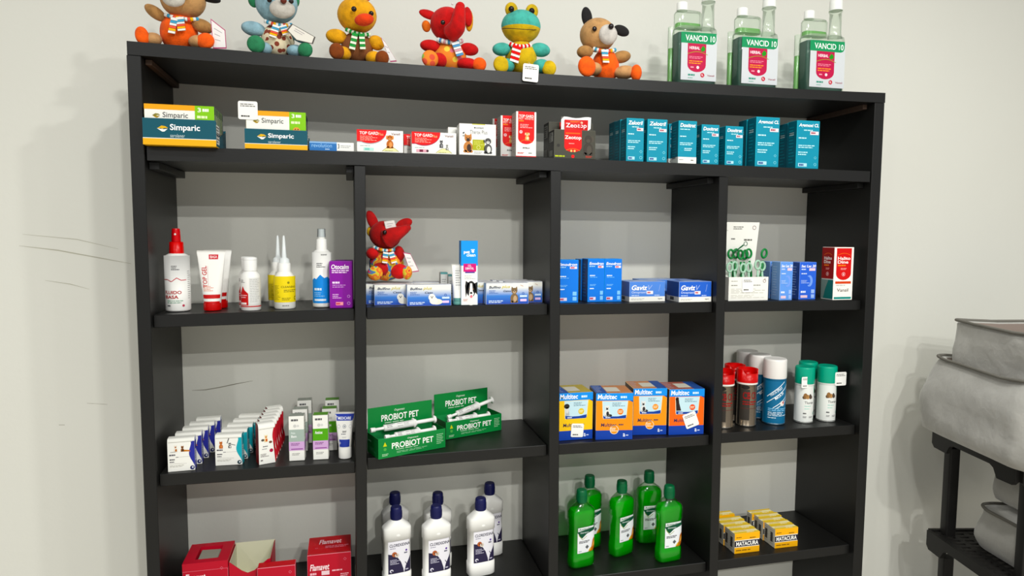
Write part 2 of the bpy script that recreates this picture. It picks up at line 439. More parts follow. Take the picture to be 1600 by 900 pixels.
for T in (S2, S3, S4, [(-1.722, -1.722)]*4):
    for d in range(4):
        za, zb = T[d]; xa, xb = xr_at(d, za, 0)+.0015, xr_at(d, za, 1)-.0015; t = .0295; y0, y1 = .0185, D-.001
        hexa('shelf', [(xa, y0, za-t), (xb, y0, zb-t), (xb, y0, zb), (xa, y0, za), (xa, y1, za-t), (xb, y1, zb-t), (xb, y1, zb), (xa, y1, za)])
def cleat(x0, x1, zt, m, h=.014):
    bb = B(); bb.box(x0, .03, zt-h, x1, D-.002, zt, m, .0008, T=lambda v: v+ZO); o = bb.build('cleat', U); return o
cleat(.030, .044, -.001, cleat_m, .012)['label'] = 'brown wooden cleat'
cleat(1.951, 1.965, -.0045, cleat_m, .014)['label'] = 'brown wooden cleat'
cleat(.030, .052, -.2315, lm, .017); cleat(1.945, 1.965, -.2335, lm, .016); cleat(.470, .4885, -.228, lm, .016); cleat(.963, .984, -.2275, lm, .016); cleat(1.452, 1.4705, -.231, lm, .016)

# ------------------------------------------------------------------ cartons
def carton(name, w, d, h, faces, art=None, loc=(0, 0, 0), rz=0, c=.0008, edge='d8d8d2', seam=True, rough=.45):
    """folded paperboard carton; faces = front, right, back, left, top, bottom colours"""
    bb = B(); F = [mat(x, rough) for x in faces]; bb.box(-w/2, 0, 0, w/2, d, h, F[0], c, F, mat(edge, rough))
    if seam:
        t = topf(bb, w, d, h); t.line(.02, .035, .98, .035, .0006, '77736a', 1); t.rect(.06, .0, .075, .035, '8b877d', 1); t.rect(.925, .0, .94, .035, '8b877d', 1)
    if art: art(front(bb, w, d, h), left(bb, w, d, h), right(bb, w, d, h), topf(bb, w, d, h))
    return bb.build(name, None, loc, rz)
def sticker(parent, w, h, T, lines=2, tilt=0, name='price_sticker'):
    bb = B(); ca, sa = math.cos(math.radians(tilt)), math.sin(math.radians(tilt))
    def M(x, y, e): X, Y = x-w/2, y-h/2; return T(X*ca-Y*sa, X*sa+Y*ca, e)
    P = Pr(bb, M, w, h); r = .1
    pts = []
    for cx_, cy_, a in ((1-r, 1-r, 0), (r, 1-r, 90), (r, r, 180), (1-r, r, 270)):
        for k in range(4): q = math.radians(a+30*k); pts.append((cx_+r*math.cos(q), cy_+r*math.sin(q)))
    n = len(pts); vs = [P.q(u, v, 4) for u, v in pts]+[P.q(u, v, 7) for u, v in pts]
    bb.add(vs, [tuple(range(n))[::-1], tuple(range(n, 2*n))]+[(i, (i+1) % n, n+(i+1) % n, n+i) for i in range(n)], mat('f3f2ee', .6))
    P.small(.12, .68, .9, .88, 2, '55534f', 8, .45, 3); P.small(.15, .12, .62, .24, 1, '3a3936', 8, .7, 5)
    return bb.build(name, parent)

# flea-tablet display trays on the full-width shelf
def fig_logo(P, u, v, s, c1, c2):
    k = s/P.w; q = s/P.h
    P.poly([(u-k, v), (u-.2*k, v+.55*q), (u+.5*k, v+.45*q), (u+k, v+.1*q), (u+.3*k, v+.1*q), (u-.1*k, v-.1*q)], c1, 3)
    P.poly([(u-k, v), (u-.3*k, v+.05*q), (u+.1*k, v-.15*q), (u+.9*k, v-.05*q), (u+.3*k, v-.6*q), (u-.1*k, v-.62*q)], c2, 3)
def tray(loc, w, d, hf, n, ch, step, y0, lab, clab, grp, lie=False, stick=False):
    t = empty('display_tray', loc, 0, lab, 'display box', 'display trays of tablet cartons')
    bb = B(); teal, yel, wh = mat('1f4f5c'), mat('e3b21c'), mat('e8e8e2'); th = .0012
    bb.box(-w/2, 0, 0, w/2, th, hf, teal, .0003, edge=mat('4d7580'))
    bb.box(-w/2, th, 0, w/2, d, th, yel)
    bb.box(-w/2, d-th, th, w/2, d, hf*.9, teal)
    for s_ in (-1, 1):
        x0, x1 = (-w/2, -w/2+th) if s_ < 0 else (w/2-th, w/2)
        pr = [(th, th), (d-th, th), (d-th, hf*.85), (d*.35, hf*.45), (th, hf*.97)]
        bb.prism(pr, x0, x1, teal, lambda a, b_, c_: (c_, a, b_))
    P = front(bb, w, d, hf); P.rect(0, 0, 1, .24, 'e3b21c'); P.rect(0, .24, 1, .265, 'f0efe6')
    fig_logo(P, .27, .62, w*.075, 'd8b23c', 'f2f2ee')
    P.text('Simparic', .37, .5, .78, .8, 'ffffff', 3, .02); P.text('sarolaner', .37, .3, .57, .43, 'c9d6d8', 3, 0)
    R = right(bb, w, d, hf); R.rect(.02, .5, .3, .85, 'e6e6e0', 2); R.rect(.02, .12, .3, .45, 'e6e6e0', 2); R.small(.04, .15, .28, .82, 6, '55534f', 3)
    body = bb.build('tray_body', t)
    cw = w*.955
    def art(P, L, R, T):
        P.rect(0, .87, .72, 1, 'e2a81e'); P.rect(.72, .45, 1, 1, '8cbf2c'); fig_logo(P, .17, .72, w*.055, '8a8450', 'a48c3c')
        P.text('Simparic', .26, .64, .62, .81, '3f4042', 3, .004); P.small(.28, .42, .5, .5, 1, '8b8b88', 3)
        P.text('3', .76, .84, .81, .95, 'f4f6ea', 3, .02); P.small(.83, .85, .97, .94, 1, 'f4f6ea', 3, .8); P.small(.75, .68, .98, .76, 1, 'e6f2c8', 3, .8)
        P.disc(.84, .5, w*.06, 'd9a066', 3, a0=0, a1=180); P.disc(.82, .54, w*.01, '3a2a1c', 4); P.disc(.865, .54, w*.01, '3a2a1c', 4)
        P.rect(.0, .0, 1, .3, '1f4f5c', 1); R.rect(.25, .05, .75, .95, '23323a', 2); R.rect(.3, .4, .5, .8, 'd8d8d2', 3)
        L.rect(.2, .05, .8, .95, '2b3b40', 2)
    first = None
    for k in range(n):
        l = Vector(loc)+Vector((0, y0+k*step, th+.0004-(0 if k == 0 else 0)))
        if first is None: first = o = carton('tablet_carton', cw, step-.0012, ch-th, ['f0f0ea', '3a4a50', 'e8e8e2', 'e8e8e2', 'dba51f', 'e8e8e2'], art, l, c=.0006, edge='e6dcae')
        else: o = dup(first, l, '')
        od = ['frontmost', 'second from the front', 'third from the front', 'fourth from the front', 'fifth from the front', 'rearmost'][k if k < n-1 else 5]
        tag(o, f'white, orange and green tablet carton, {od} in the {clab} teal tray', 'medicine box', grp)
    return t, first
P_ = atY(223.5, 225, -.022); wl = atY(338, 226, -.022).x-P_.x
hh = atY(280, 187, -.022).z-s1z(.1)
t1, f1 = tray((P_.x+wl/2, -.022, s1z(P_.x+wl)+.0006), wl, .128, hh, 6, atY(250, 165, -.01).z-s1z(.1), .0185, .004, 'teal and yellow open display tray of tablet cartons, leftmost on the top shelf', 'left', 'tablet cartons in the left tray')
P_ = atY(382.5, 225, .006); wl = atY(480.5, 226, .006).x-P_.x
t2, f2 = tray((P_.x+wl/2, .006, s1z(P_.x+wl)+.0006), wl, .10, atY(430, 203, .006).z-s1z(.35), 4, atY(430, 176, .02).z-s1z(.35), .018, .004, 'teal and yellow open display tray with a white price sticker over it', 'right', 'tablet cartons in the right tray')
bb = B(); st = sticker(f2, .043, .042, lambda x, y, e: (-wl/2*.955+.005+x, -e-.0004, atY(430, 176, .02).z-s1z(.35)-.002+y))

def R1(name, xl, xr, yt, Y, d, faces, art, lab, grp=None, yaw=0, cat='medicine box', edge='d8d8d2', seam=True, row=1, yb=None, yr=None, w=None, rough=.45):
    c, w_, h, a = fbox(row, xl, xr, yt, yb, yr, Y, yaw, w)
    o = carton(name, w_, d, h, faces, art, c, a, edge=edge, seam=seam, rough=rough)
    return tag(o, lab, cat, grp)
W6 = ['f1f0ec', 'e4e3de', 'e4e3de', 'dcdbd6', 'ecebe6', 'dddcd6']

def a_rev(P, L, R, T):
    P.rect(0, 0, .61, 1, '3f6ea8'); P.rect(0, .82, .61, 1, '8fb0d4', 2); P.text('revolution', .05, .36, .5, .8, '9cc0e4', 3, .005); P.small(.35, .1, .5, .25, 1, 'd0e0f0', 3)
    P.text('3', .635, .3, .67, .8, '3a3c40', 3); P.small(.7, .35, .93, .7, 2, 'a5a8a8', 3, .35); T.rect(0, 0, 1, 1, 'e2e4e6', 1)
R1('medicine_box', 483.5, 553, 221.5, .010, .055, W6, a_rev, 'flat blue and white carton lying beside the right teal tray', yaw=0)
def topgard(kind):
    def a(P, L, R, T):
        P.disc(.27, 1.0, P.w*.39, 'e0343f', 1, P.h*.62, 24, 180, 360) if 0 else None
        pts = [(0, 1), (.64, 1)]+[(.64-.64*(1-math.cos(t*math.pi/2*1.0)) if 0 else .27+.37*math.cos(t*math.pi*.66), 1-.6*math.sin(t*math.pi*.66)-.0) for t in [k/14 for k in range(1, 15)]]+[(0, .47)]
        P.poly(pts, 'd92f3d', 1)
        sh = [(u, v-.035) for u, v in pts[2:]]+[(0, .43), (0, .47)]+list(reversed(pts[2:-1])); P.poly(sh, '9aa0a4' if kind == 'dog' else '8c2f4c', 1)
        P.text('TOP GARD', .06, .78, .46, .92, 'fff4f0', 3, .02); P.text('Plus', .46, .76, .57, .88, 'f7b08c', 3)
        P.small(.07, .5, .45, .74, 4, 'f6b4a8', 3, .4); P.text('Vansil', .74, .8, .93, .9, '6d3a3c', 3, .005); P.small(.07, .24, .4, .32, 1, '9fb0ac', 3, .3)
        q = [(.54+.36*k/12, .06+.2*math.sin(math.pi*k/12)) for k in range(13)]; P.poly(q, 'e8e6b8', 2)
        for i in range(12): P.line(*q[i], *q[i+1], .0009, '9a9452', 3)
        P.small(.6, .05, .86, .12, 1, 'b8b884', 4, .4)
        if kind == 'dog':
            P.pet(.71, .2, .034, 'b06a3c', 'd79a6c', 3); P.rect(.14, .07, .36, .2, 'bfe3da', 2); P.rect(.17, .09, .27, .18, '8cc8bc', 3)
        elif kind == 'cat':
            P.pet(.66, .3, .019, '4a4a4c', '8a8a8c', 3, ears='up'); P.pet(.79, .2, .014, '8d8d88', 'c9c9c4', 3, ears='up'); P.rect(.1, .07, .36, .2, 'd9a9b4', 2); P.rect(.17, .08, .25, .19, '6b2138', 3); P.disc(.35, .135, .003, '3c1424', 4)
    return a
gw = dict(edge='eeeae4')
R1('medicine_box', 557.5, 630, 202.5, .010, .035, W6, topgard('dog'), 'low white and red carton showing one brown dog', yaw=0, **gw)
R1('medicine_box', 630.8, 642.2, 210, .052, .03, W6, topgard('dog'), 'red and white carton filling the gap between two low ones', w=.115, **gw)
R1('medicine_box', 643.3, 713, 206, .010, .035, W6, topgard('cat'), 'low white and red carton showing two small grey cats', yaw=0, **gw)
def a_plain(P, L, R, T):
    P.rect(.62, 0, 1, .5, '4a3a34', 2); P.small(.1, .5, .6, .8, 3, 'c0c4c4')
R1('medicine_box', 700, 716, 199, .058, .03, W6, a_plain, 'plain white carton half hidden behind the white two-dog carton', w=.075, **gw)
def a_thera(P, L, R, T):
    P.text('vetnil' if 0 else 'contact', .45, .85, .66, .9, '5a5c5c', 3); P.disc(.42, .875, .0018, '2d2f30', 3); P.text('Therax Plus', .29, .68, .76, .8, '6d6f70', 3, -.006)
    P.rect(.36, .16, .69, .5, 'a9ab1e', 2); P.small(.4, .32, .66, .46, 3, 'd8d98a', 3, .4); P.ring(.52, .25, .005, .001, 'e6e7a8', 3)
    P.pet(.24, .08, .047, 'b98258', '3a2a22', 2, ears='up'); P.pet(.78, .06, .042, '4c4c4c', 'dcdcd8', 2)
    P.poly([(.08, .69), (.12, .73), (.15, .72), (.12, .67)], '2a2a2a'); P.small(.09, .58, .16, .64, 2, '77797a', 3); P.rect(.35, .975, .7, 1, 'c8c56a', 2)
    P.small(.4, .04, .62, .12, 2, '9a9c9c', 3, .4)
R1('medicine_box', 717.5, 775, 193, .008, .04, W6, a_thera, 'square white carton showing two dogs either side of an olive square', yaw=0, **gw)
def a_tgtall(P, L, R, T):
    pts = [(.1, 1), (.9, 1), (.9, .42)]+[(.5+.4*math.cos(t), .42-.14*math.sin(t)) for t in [math.pi*k/12 for k in range(1, 12)]]+[(.1, .42)]
    P.poly(pts, 'd32a36', 1); P.text('TOP GARD', .14, .87, .86, .93, 'fff2ee', 3, .02); P.text('PET WHITE', .14, .82, .86, .865, 'f7d8d0', 3, .005); P.small(.14, .775, .5, .81, 1, 'f5a45a', 3)
    P.small(.2, .63, .8, .73, 3, 'f3b0b0', 3, .5); P.disc(.24, .55, .0042, 'f2c8cc', 2); P.text('7', .21, .53, .27, .57, 'c0303c', 4)
    P.pet(.55, .36, .022, 'd9a874', 'efe0c0', 3); q = [(.18+.64*k/10, .32+.06*math.sin(math.pi*k/10)) for k in range(11)]
    for i in range(10): P.line(*q[i], *q[i+1], .001, 'f08a4a', 4)
    P.text('30kg', .32, .17, .68, .215, '2f3132', 3, .02); P.small(.08, .06, .4, .1, 2, 'c04040', 3); P.small(.62, .07, .88, .1, 1, '55575a', 3)
    L.small(.2, .1, .8, .9, 14, '8d8c88', 2, .3); P.rect(0, 0, 1, .018, 'c83040', 2)
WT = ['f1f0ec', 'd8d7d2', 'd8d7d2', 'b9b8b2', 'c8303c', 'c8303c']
g = 'tall red and white cartons on the top shelf'
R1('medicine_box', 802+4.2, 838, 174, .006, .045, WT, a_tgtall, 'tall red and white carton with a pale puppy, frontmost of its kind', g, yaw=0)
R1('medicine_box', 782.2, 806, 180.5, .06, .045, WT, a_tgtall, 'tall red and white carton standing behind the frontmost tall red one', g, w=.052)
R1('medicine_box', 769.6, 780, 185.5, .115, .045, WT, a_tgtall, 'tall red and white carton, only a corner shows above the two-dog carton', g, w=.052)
# black pouch pack and sachet
def a_zeo(P, L, R, T):
    x0, x1 = .24, .66; c = (x0+x1)/2
    pts = [(x0, 1), (x1, 1), (x1, .42)]+[(c+.21*math.cos(t), .42-.19*math.sin(t)) for t in [math.pi*k/12 for k in range(1, 12)]]+[(x0, .42)]
    P.poly(pts, 'd41f2a', 2); P.text('Zeotop', .25, .64, .65, .8, 'fff0ee', 4, .02); P.rect(.27, .86, .62, .9, 'f07a3a', 3); P.small(.35, .5, .55, .55, 1, 'f6b0a8', 4)
    q = [(.28+.34*k/10, .28+.07*math.sin(math.pi*k/10)) for k in range(11)]
    for i in range(10): P.line(*q[i], *q[i+1], .0012, 'f08a4a', 4)
    P.disc(.41, .27, .003, 'f6c08a', 4); P.disc(.49, .27, .003, 'f6c08a', 4)
    P.small(.02, .05, .38, .11, 1, 'b6c23e', 3, .8); P.disc(.45, .08, .0045, 'd8452c', 3); P.small(.76, .04, .92, .12, 2, 'b04a42', 3)
    P.pet(.82, .14, .055, '3a3530', '4a453e', 2, eyes=False); P.disc(.1, .45, .004, '2c2a28', 3)
    L.rect(.15, .1, .75, .3, '8f8f8b', 2); L.rect(.15, .6, .8, .92, 'a0a09c', 2); L.small(.2, .62, .7, .9, 5, '3c3c3a', 3)
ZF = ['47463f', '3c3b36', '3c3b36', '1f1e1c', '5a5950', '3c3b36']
z1 = R1('treat_box', 866, 930.5, 202, .008, .05, ZF, a_zeo, 'dark grey carton with a red shield panel on the top shelf', cat='medicine box', yaw=0, edge='6d6c64', rough=.3)
z2 = R1('treat_box', 857.5, 921, 190.5, .062, .05, ZF, a_zeo, 'dark grey carton standing behind the one with the red shield panel', cat='medicine box', w=.125, edge='6d6c64', rough=.3)
c0 = atY(900.5, 193, .03); zt = z1.location.z+max(v.co.z for v in z1.data.vertices)
sw, sh_ = .082, .036
bb = B()
nx, nz = 10, 5; vs = []
for side in (0, 1):
    for j in range(nz+1):
        for i in range(nx+1):
            u, v = i/nx, j/nz; bulge = .004*(1-(2*u-1)**4)*(1-(2*v-1)**4)
            vs.append(((u-.5)*sw, (bulge if side else -bulge)+.004*math.sin(u*5)*(v), v*sh_+.0015*math.sin(u*9)))
def gid(s_, i, j): return s_*(nx+1)*(nz+1)+j*(nx+1)+i
fs = [(gid(0, i, j), gid(0, i+1, j), gid(0, i+1, j+1), gid(0, i, j+1)) for i in range(nx) for j in range(nz)]
fs += [(gid(1, i, j), gid(1, i, j+1), gid(1, i+1, j+1), gid(1, i+1, j)) for i in range(nx) for j in range(nz)]
bd = [(i, 0) for i in range(nx)]+[(nx, j) for j in range(nz)]+[(i, nz) for i in range(nx, 0, -1)]+[(0, j) for j in range(nz, 0, -1)]
fs += [(gid(0, *bd[k]), gid(1, *bd[k]), gid(1, *bd[(k+1) % len(bd)]), gid(0, *bd[(k+1) % len(bd)])) for k in range(len(bd))]
bb.add(vs, fs, mat('f0f0ee', .3), True)
P = Pr(bb, lambda x, y, e: (x-sw/2, -.0046-e+.004*math.sin(x/sw*5)*(y/sh_), y), sw, sh_, 10)
P.rect(.1, .0, .88, .8, 'c32635', 1); P.text('Zeotop', .14, .14, .84, .56, 'fbe8ea', 3, .02); P.rect(.3, .62, .6, .72, 'e8743a', 2); P.disc(.67, .6, .003, 'f4d8c0', 3)
tag(bb.build('treat_sachet', None, (c0.x, .033, zt+.0006)), 'white edged red sachet lying upright on top of the dark grey carton', 'sachet')

# teal cartons
def a_teal(nm, chip='r', foot=False):
    def a(P, L, R, T):
        P.text(nm, .08, .85, .92 if len(nm) < 9 else .95, .94, 'ffffff', 3, .022, .2); P.small(.3 if chip == 'r' else .08, .78, .9, .82, 1, 'bfe6ec', 3)
        if chip == 'r': P.rect(.58, .71, .95, .78, 'f2dfe2', 2); P.small(.62, .73, .92, .765, 1, '8c3a4c', 3, .9)
        P.small(.08, .62, .6, .65, 1, 'd4f0f4', 3, .8); P.small(.08, .42, .8, .5, 2, 'c4e8ee', 3, .5)
        if foot:
            P.rect(0, 0, 1, .15, 'f1f0ea', 2); P.small(.06, .07, .4, .1, 1, '8d8c88', 3); P.small(.7, .06, .92, .1, 1, '3c3c3a', 3); P.ring(.2, .33, .005, .0008, '3fb0c0', 2); P.small(.33, .29, .75, .37, 2, 'd4f0f4', 3, .5)
        else:
            P.small(.08, .27, .5, .36, 2, 'c4e8ee', 3, .5); P.rect(.1, .04, .48, .11, 'b8dce8', 2); P.small(.14, .05, .44, .1, 1, '3a4a80', 3, .8)
            P.ring(.84, .23, .0042, .001, '9fdce4', 2, 4); P.ring(.84, .09, .0042, .001, '9fdce4', 2, 8)
        L.small(.2, .1, .8, .9, 12, '2f93a3', 2, .4); L.rect(.2, .7, .7, .76, 'bfe0e6', 2) if not foot else L.rect(0, 0, 1, .15, 'e4e3dd', 2)
    return a
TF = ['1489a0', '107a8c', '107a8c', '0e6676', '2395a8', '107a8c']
g = 'teal cartons on the right end of the top shelf'
for args in [
    (979, 1006, 184.5, .010, 'Zelotril', 'r', False, 'first in the row of teal cartons, just left of the pink-chip one'),
    (1011.5, 1042.5, 186, .010, 'Zelotril', 'r', False, 'second front carton of the teal row'),
    (1060, 1088.5, 188.5, .010, 'Doxitrat', '', True, 'teal carton with a white band along its foot, third front one of the teal row'),
    (1096, 1123.5, 194.5, .010, 'Doxitrat', 'r', False, 'fourth front carton of the teal row'),
    (1133.5, 1161, 197, .010, 'Doxitrat', 'r', False, 'low teal carton, fifth front one, left of the tall wide one'),
    (1181, 1217.5, 182.5, .010, 'Agemoxi CL', 'r', False, 'tallest teal carton, sixth front one of the row'),
    (1244.5, 1280, 188, .010, 'Agemoxi CL', 'r', False, 'rightmost teal carton, standing apart at the end of the shelf')]:
    xl, xr, yt, Y, nm, chip, foot, lab = args
    if not lab.startswith(('teal', 'low teal', 'tallest', 'rightmost')): lab = 'teal carton, '+lab
    R1('medicine_box', xl, xr, yt, Y, .042, TF, a_teal(nm, chip, foot), lab, g, yaw=0, edge='37b4c4')
for xl, yt, Y, w, nm, foot, lab in [
    (969, 187, .055, .056, 'Zelotril', False, 'teal carton standing right behind the first teal one'),
    (960, 190, .10, .054, 'Zelotril', False, 'teal carton, rearmost and leftmost of the teal row'),
    (1045, 193.5, .056, .054, 'Doxitrat', True, 'teal carton with white foot, behind the front white-footed one'),
    (1090, 196.5, .057, .052, 'Doxitrat', False, 'teal carton standing behind the fourth front teal one'),
    (1127.5, 198.5, .057, .05, 'Doxitrat', False, 'teal carton standing behind the low teal one'),
    (1166, 187, .057, .066, 'Agemoxi CL', False, 'teal carton standing behind the tallest teal one'),
    (1230, 192.5, .058, .064, 'Agemoxi CL', False, 'teal carton standing behind the rightmost teal one')]:
    R1('medicine_box', xl, xl+20, yt, Y, .042, TF, a_teal(nm, '', foot), lab, g, w=w, edge='37b4c4')

# ------------------------------------------------------------------ bottles and tubes
def bottle(name, loc, rings, body_mat, label, cat, group=None, rz=0, art=None, parts=(), seg=64):
    """rings: the body profile; parts: list of (part name, function(builder)) for cap, nozzle..."""
    t = empty(name, loc, rz, label, cat, group)
    bb = B(); bb.loft(rings, body_mat, seg)
    if art: art(bb)
    bb.build('bottle_body', t)
    for nm, fn in parts:
        q = B(); fn(q); q.build(nm, t)
    return t
def rnd(z0, z1, r, e=.004, n=2, ry=None, steps=3):
    """straight section with rounded bottom and top edges"""
    ry = ry or r; o = []
    for k in range(steps+1): a = math.pi/2*k/steps; o.append((z0+e*(1-math.sin(a)) if 0 else z0+e-e*math.cos(a-0) if 0 else z0+e*(1-math.cos(a)), r-e*(1-math.sin(a)), ry-e*(1-math.sin(a)), n))
    for k in range(steps+1): a = math.pi/2*k/steps; o.append((z1-e+e*math.sin(a), r-e*(1-math.cos(a)), ry-e*(1-math.cos(a)), n))
    return o
def foot(x, y, row, r):
    P = base(x, y, row); P.y += r; P.x += r*(P.x-CAM.x)/(P.y-CAM.y); P.z = szm(row, P.x, r*1.2)+.0006; return P
def hgt(P, x, y): return atY(x, y, P.y).z-P.z
WHT = mat('efeeea', .35)
# red-capped mist bottle
P0 = foot(279, 488, 2, .027); H = hgt(P0, 272, 357); rr = .0285
def a_fl(bb):
    P = cyl(bb, rr, 0, H); W = P.w
    P.text('FLUIDO', .2, .215, .66, .255, 'a8202c', 3, .025); P.text('IBASA', .2, .16, .58, .2, 'a8202c', 3, .025)
    z = [(.1, .39), (.3, .39), (.42, .365), (.55, .41), (.66, .38), (.8, .385)]
    for a_, c_ in zip(z, z[1:]): P.line(*a_, *c_, .0016, 'b83a44', 2)
    P.small(.42, .5, .62, .56, 3, '3c3d40', 3, .4); P.small(.28, .1, .7, .145, 2, '7aa08c', 3, .4); P.small(.28, .06, .42, .09, 1, '55575a', 3); P.disc(.7, .075, .003, 'b05060', 3)
    P.small(.84, .15, .97, .5, 14, 'a8aaaa', 2, .3)
rg = rnd(0, H*.70, rr, .005); rg = rg[:-3]+[(H*.70-.012, rr*.99, rr*.99, 2), (H*.70-.004, rr*.86, rr*.86, 2), (H*.70, rr*.6, rr*.6, 2)]
red = mat('c4161f', .3); redc = mat('b8303a', .2)
bottle('spray_bottle', P0, rg, WHT, 'white mist spray bottle with a red cap, leftmost on the second shelf', 'bottle', None, 0, a_fl,
    [('collar', lambda q: q.loft([(H*.70, .0165, .0165, 2), (H*.835, .0155, .0155, 2), (H*.84, .013, .013, 2)], red)),
     ('spray_nozzle', lambda q: (q.loft([(H*.841, .0105, .0105, 2), (H*.97, .0095, .0095, 2), (H, .0085, .0085, 2)], redc), q.ell((0, -.0098, H*.93), (.0025, .001, .0025), mat('e8e4e0'))))])
# squeeze tubes standing on red caps
def tube_rings(h, hc, rc, wt, n0=2):
    """flat-crimped tube on a cap: widens upward, closes to a line"""
    o = []
    for k in range(9):
        t = k/8; o.append((hc+(h-hc)*t, rc*.97+(wt-rc*.97)*t, rc*.97*(1-t)+.0007, 2+2.5*t))
    o.append((h, wt, .0009, 5)); o.insert(-1, (h*.955, wt, .0012, 5)); o = sorted(o, key=lambda q: q[0]); return o
def tube(P, H, rc, wt, label, art, capc, group=None, rz=0, hcf=.12, bodyc='f0efeb', capart=None):
    t = empty('squeeze_tube', P, rz, label, 'tube', group); hc = H*hcf
    rings = tube_rings(H, hc, rc, wt)
    bb = B(); bb.loft(rings, mat(bodyc, .3), 40)
    def M(x, y, e):
        z = hc+y
        for a_, c_ in zip(rings, rings[1:]):
            if a_[0] <= z <= c_[0]+1e-9:
                k = (z-a_[0])/max(1e-9, c_[0]-a_[0]); rx = a_[1]+(c_[1]-a_[1])*k; ry = a_[2]+(c_[2]-a_[2])*k; n = a_[3]+(c_[3]-a_[3])*k; break
        else: rx, ry, n = rings[-1][1:4]
        u = max(-.995, min(.995, (x-wt)/wt)); return (u*rx, -ry*(1-abs(u)**n)**(1/n)-e, z)
    P_ = Pr(bb, M, 2*wt, H-hc, 16); art(P_); bb.build('tube_body', t)
    q = B(); q.loft(rnd(0, hc, rc, .002), mat(capc, .3)); q.build('cap', t); return t
def a_topgel(P):
    P.rect(.0, .0, 1, .09, 'f3f2ee', 1) if 0 else None
    P.rect(0, .0, 1, .03, 'c0202c', 2); P.rect(0, .085, 1, .16, 'b52531', 2); P.text('TOP GEL', -.18, .45, .62, .55, 'b52f38', 3, .012, 0, 90)
    P.rect(.42, .83, .76, .92, 'b83a44', 2); P.text('IBASA', .46, .85, .72, .9, 'f6e8e6', 3, .01); P.small(.12, .22, .62, .33, 4, 'd9907c', 3, .4); P.line(.36, .3, .36, .7, .0008, 'c9a0a0', 3)
P0 = foot(331.5, 486.5, 2, .021); P0.x = atY(332, 470, P0.y).x; H = hgt(P0, 308, 391)
tg = tube(P0, H, .0205, .0325, 'white and red squeeze tube standing on its red cap, in front of its twin', a_topgel, 'b81e2a', 'white and red squeeze tubes', .06, .13)
dup(tg, P0+Vector((.006, .052, .0003)), 'white and red squeeze tube, the rear one behind its twin')
# little white bottles
P0 = foot(392.5, 486, 2, .022); H = hgt(P0, 390, 402)
def a_sm(bb):
    P = cyl(bb, .0232, 0, H*.77)
    P.rect(.14, .13, .46, .42, 'b32431', 2); P.poly([(.14, .42), (.2, .48), (.27, .6), (.34, .5), (.46, .42)], 'b32431', 2); P.rect(.1, .09, .97, .115, 'b32431', 2)
    P.small(.18, .68, .36, .76, 3, '4a4b4e', 3, .4); P.small(.16, .3, .42, .4, 2, 'e8c0c4', 3, .4); P.rect(.16, .15, .4, .2, 'f0e4e2', 3)
    P.rect(.5, .15, .92, .8, 'dcdcda', 2); P.small(.52, .2, .9, .78, 14, 'b0b0ae', 3, .3)
rg = [(0, .0215, .0215, 2), (.002, .023, .023, 2), (H*.6, .0232, .0232, 2), (H*.68, .021, .021, 2), (H*.745, .0135, .0135, 2)]
def cap_flip(z0, z1, r0, r1, c='f0f0ee'):
    def fn(q): q.loft([(z0, r0, r0, 2), (z0+(z1-z0)*.9, r1, r1, 2), (z1, r1*.94, r1*.94, 2)], mat(c, .35)); q.loft([(z0+(z1-z0)*.8, r1*1.02, r1*1.02, 2), (z0+(z1-z0)*.83, r1*1.02, r1*1.02, 2)], mat('d8d8d5', .4))
    return fn
g = 'small white capped bottles'
sb = bottle('small_bottle', P0, rg, WHT, 'small white bottle with a red mountain print, in front of its twin', 'bottle', g, 0, a_sm, [('cap', cap_flip(H*.745, H, .0155, .0165))])
dup(sb, P0+Vector((-.012, .052, 0)), 'small white bottle standing directly behind its twin, mostly hidden')
# yellow bottles with long applicators
P0 = foot(445.5, 483.5, 2, .0245); H = hgt(P0, 441, 368)
def a_ye(bb):
    P = cyl(bb, .0256, 0, H*.48)
    P.rect(.0, .19, 1, .93, 'e6d21a', 1); P.text('CLEANING', .42, .6, .9, .66, '55500f', 3, .004); P.small(.5, .47, .92, .56, 2, '6d6718', 3, .4); P.small(.16, .25, .4, .68, 12, '7c7415', 3, .35)
    P.small(.44, .24, .7, .33, 2, '6d6718', 3, .4); P.disc(.64, .75, .003, '8a8214', 3); P.text('C', .84, .25, .92, .36, '2c2a14', 3, .03); P.small(.45, .07, .75, .12, 1, '8a8a88', 3)
rg = [(0, .0235, .0235, 2), (.003, .0256, .0256, 2), (H*.40, .0256, .0256, 2), (H*.44, .024, .024, 2), (H*.505, .0152, .0152, 2)]
yl = bottle('applicator_bottle', P0, rg, mat('f0efe8', .35), 'yellow labelled bottle with a long clear nozzle, the front one of two', 'bottle', 'yellow bottles with long nozzles', 0, a_ye,
    [('cap', lambda q: q.loft([(H*.505, .0152, .0152, 2), (H*.62, .0148, .0148, 2), (H*.625, .013, .013, 2)], WHT)),
     ('nozzle', lambda q: q.loft([(H*.625, .0132, .0132, 2), (H*.68, .0118, .0118, 2), (H*.70, .006, .006, 2), (H*.97, .0032, .0032, 2), (H, .002, .002, 2)], mat('dfe3e2', .25)))])
dup(yl, P0+Vector((-.020, .058, 0)), 'yellow labelled bottle with a long clear nozzle, the rear one of two')
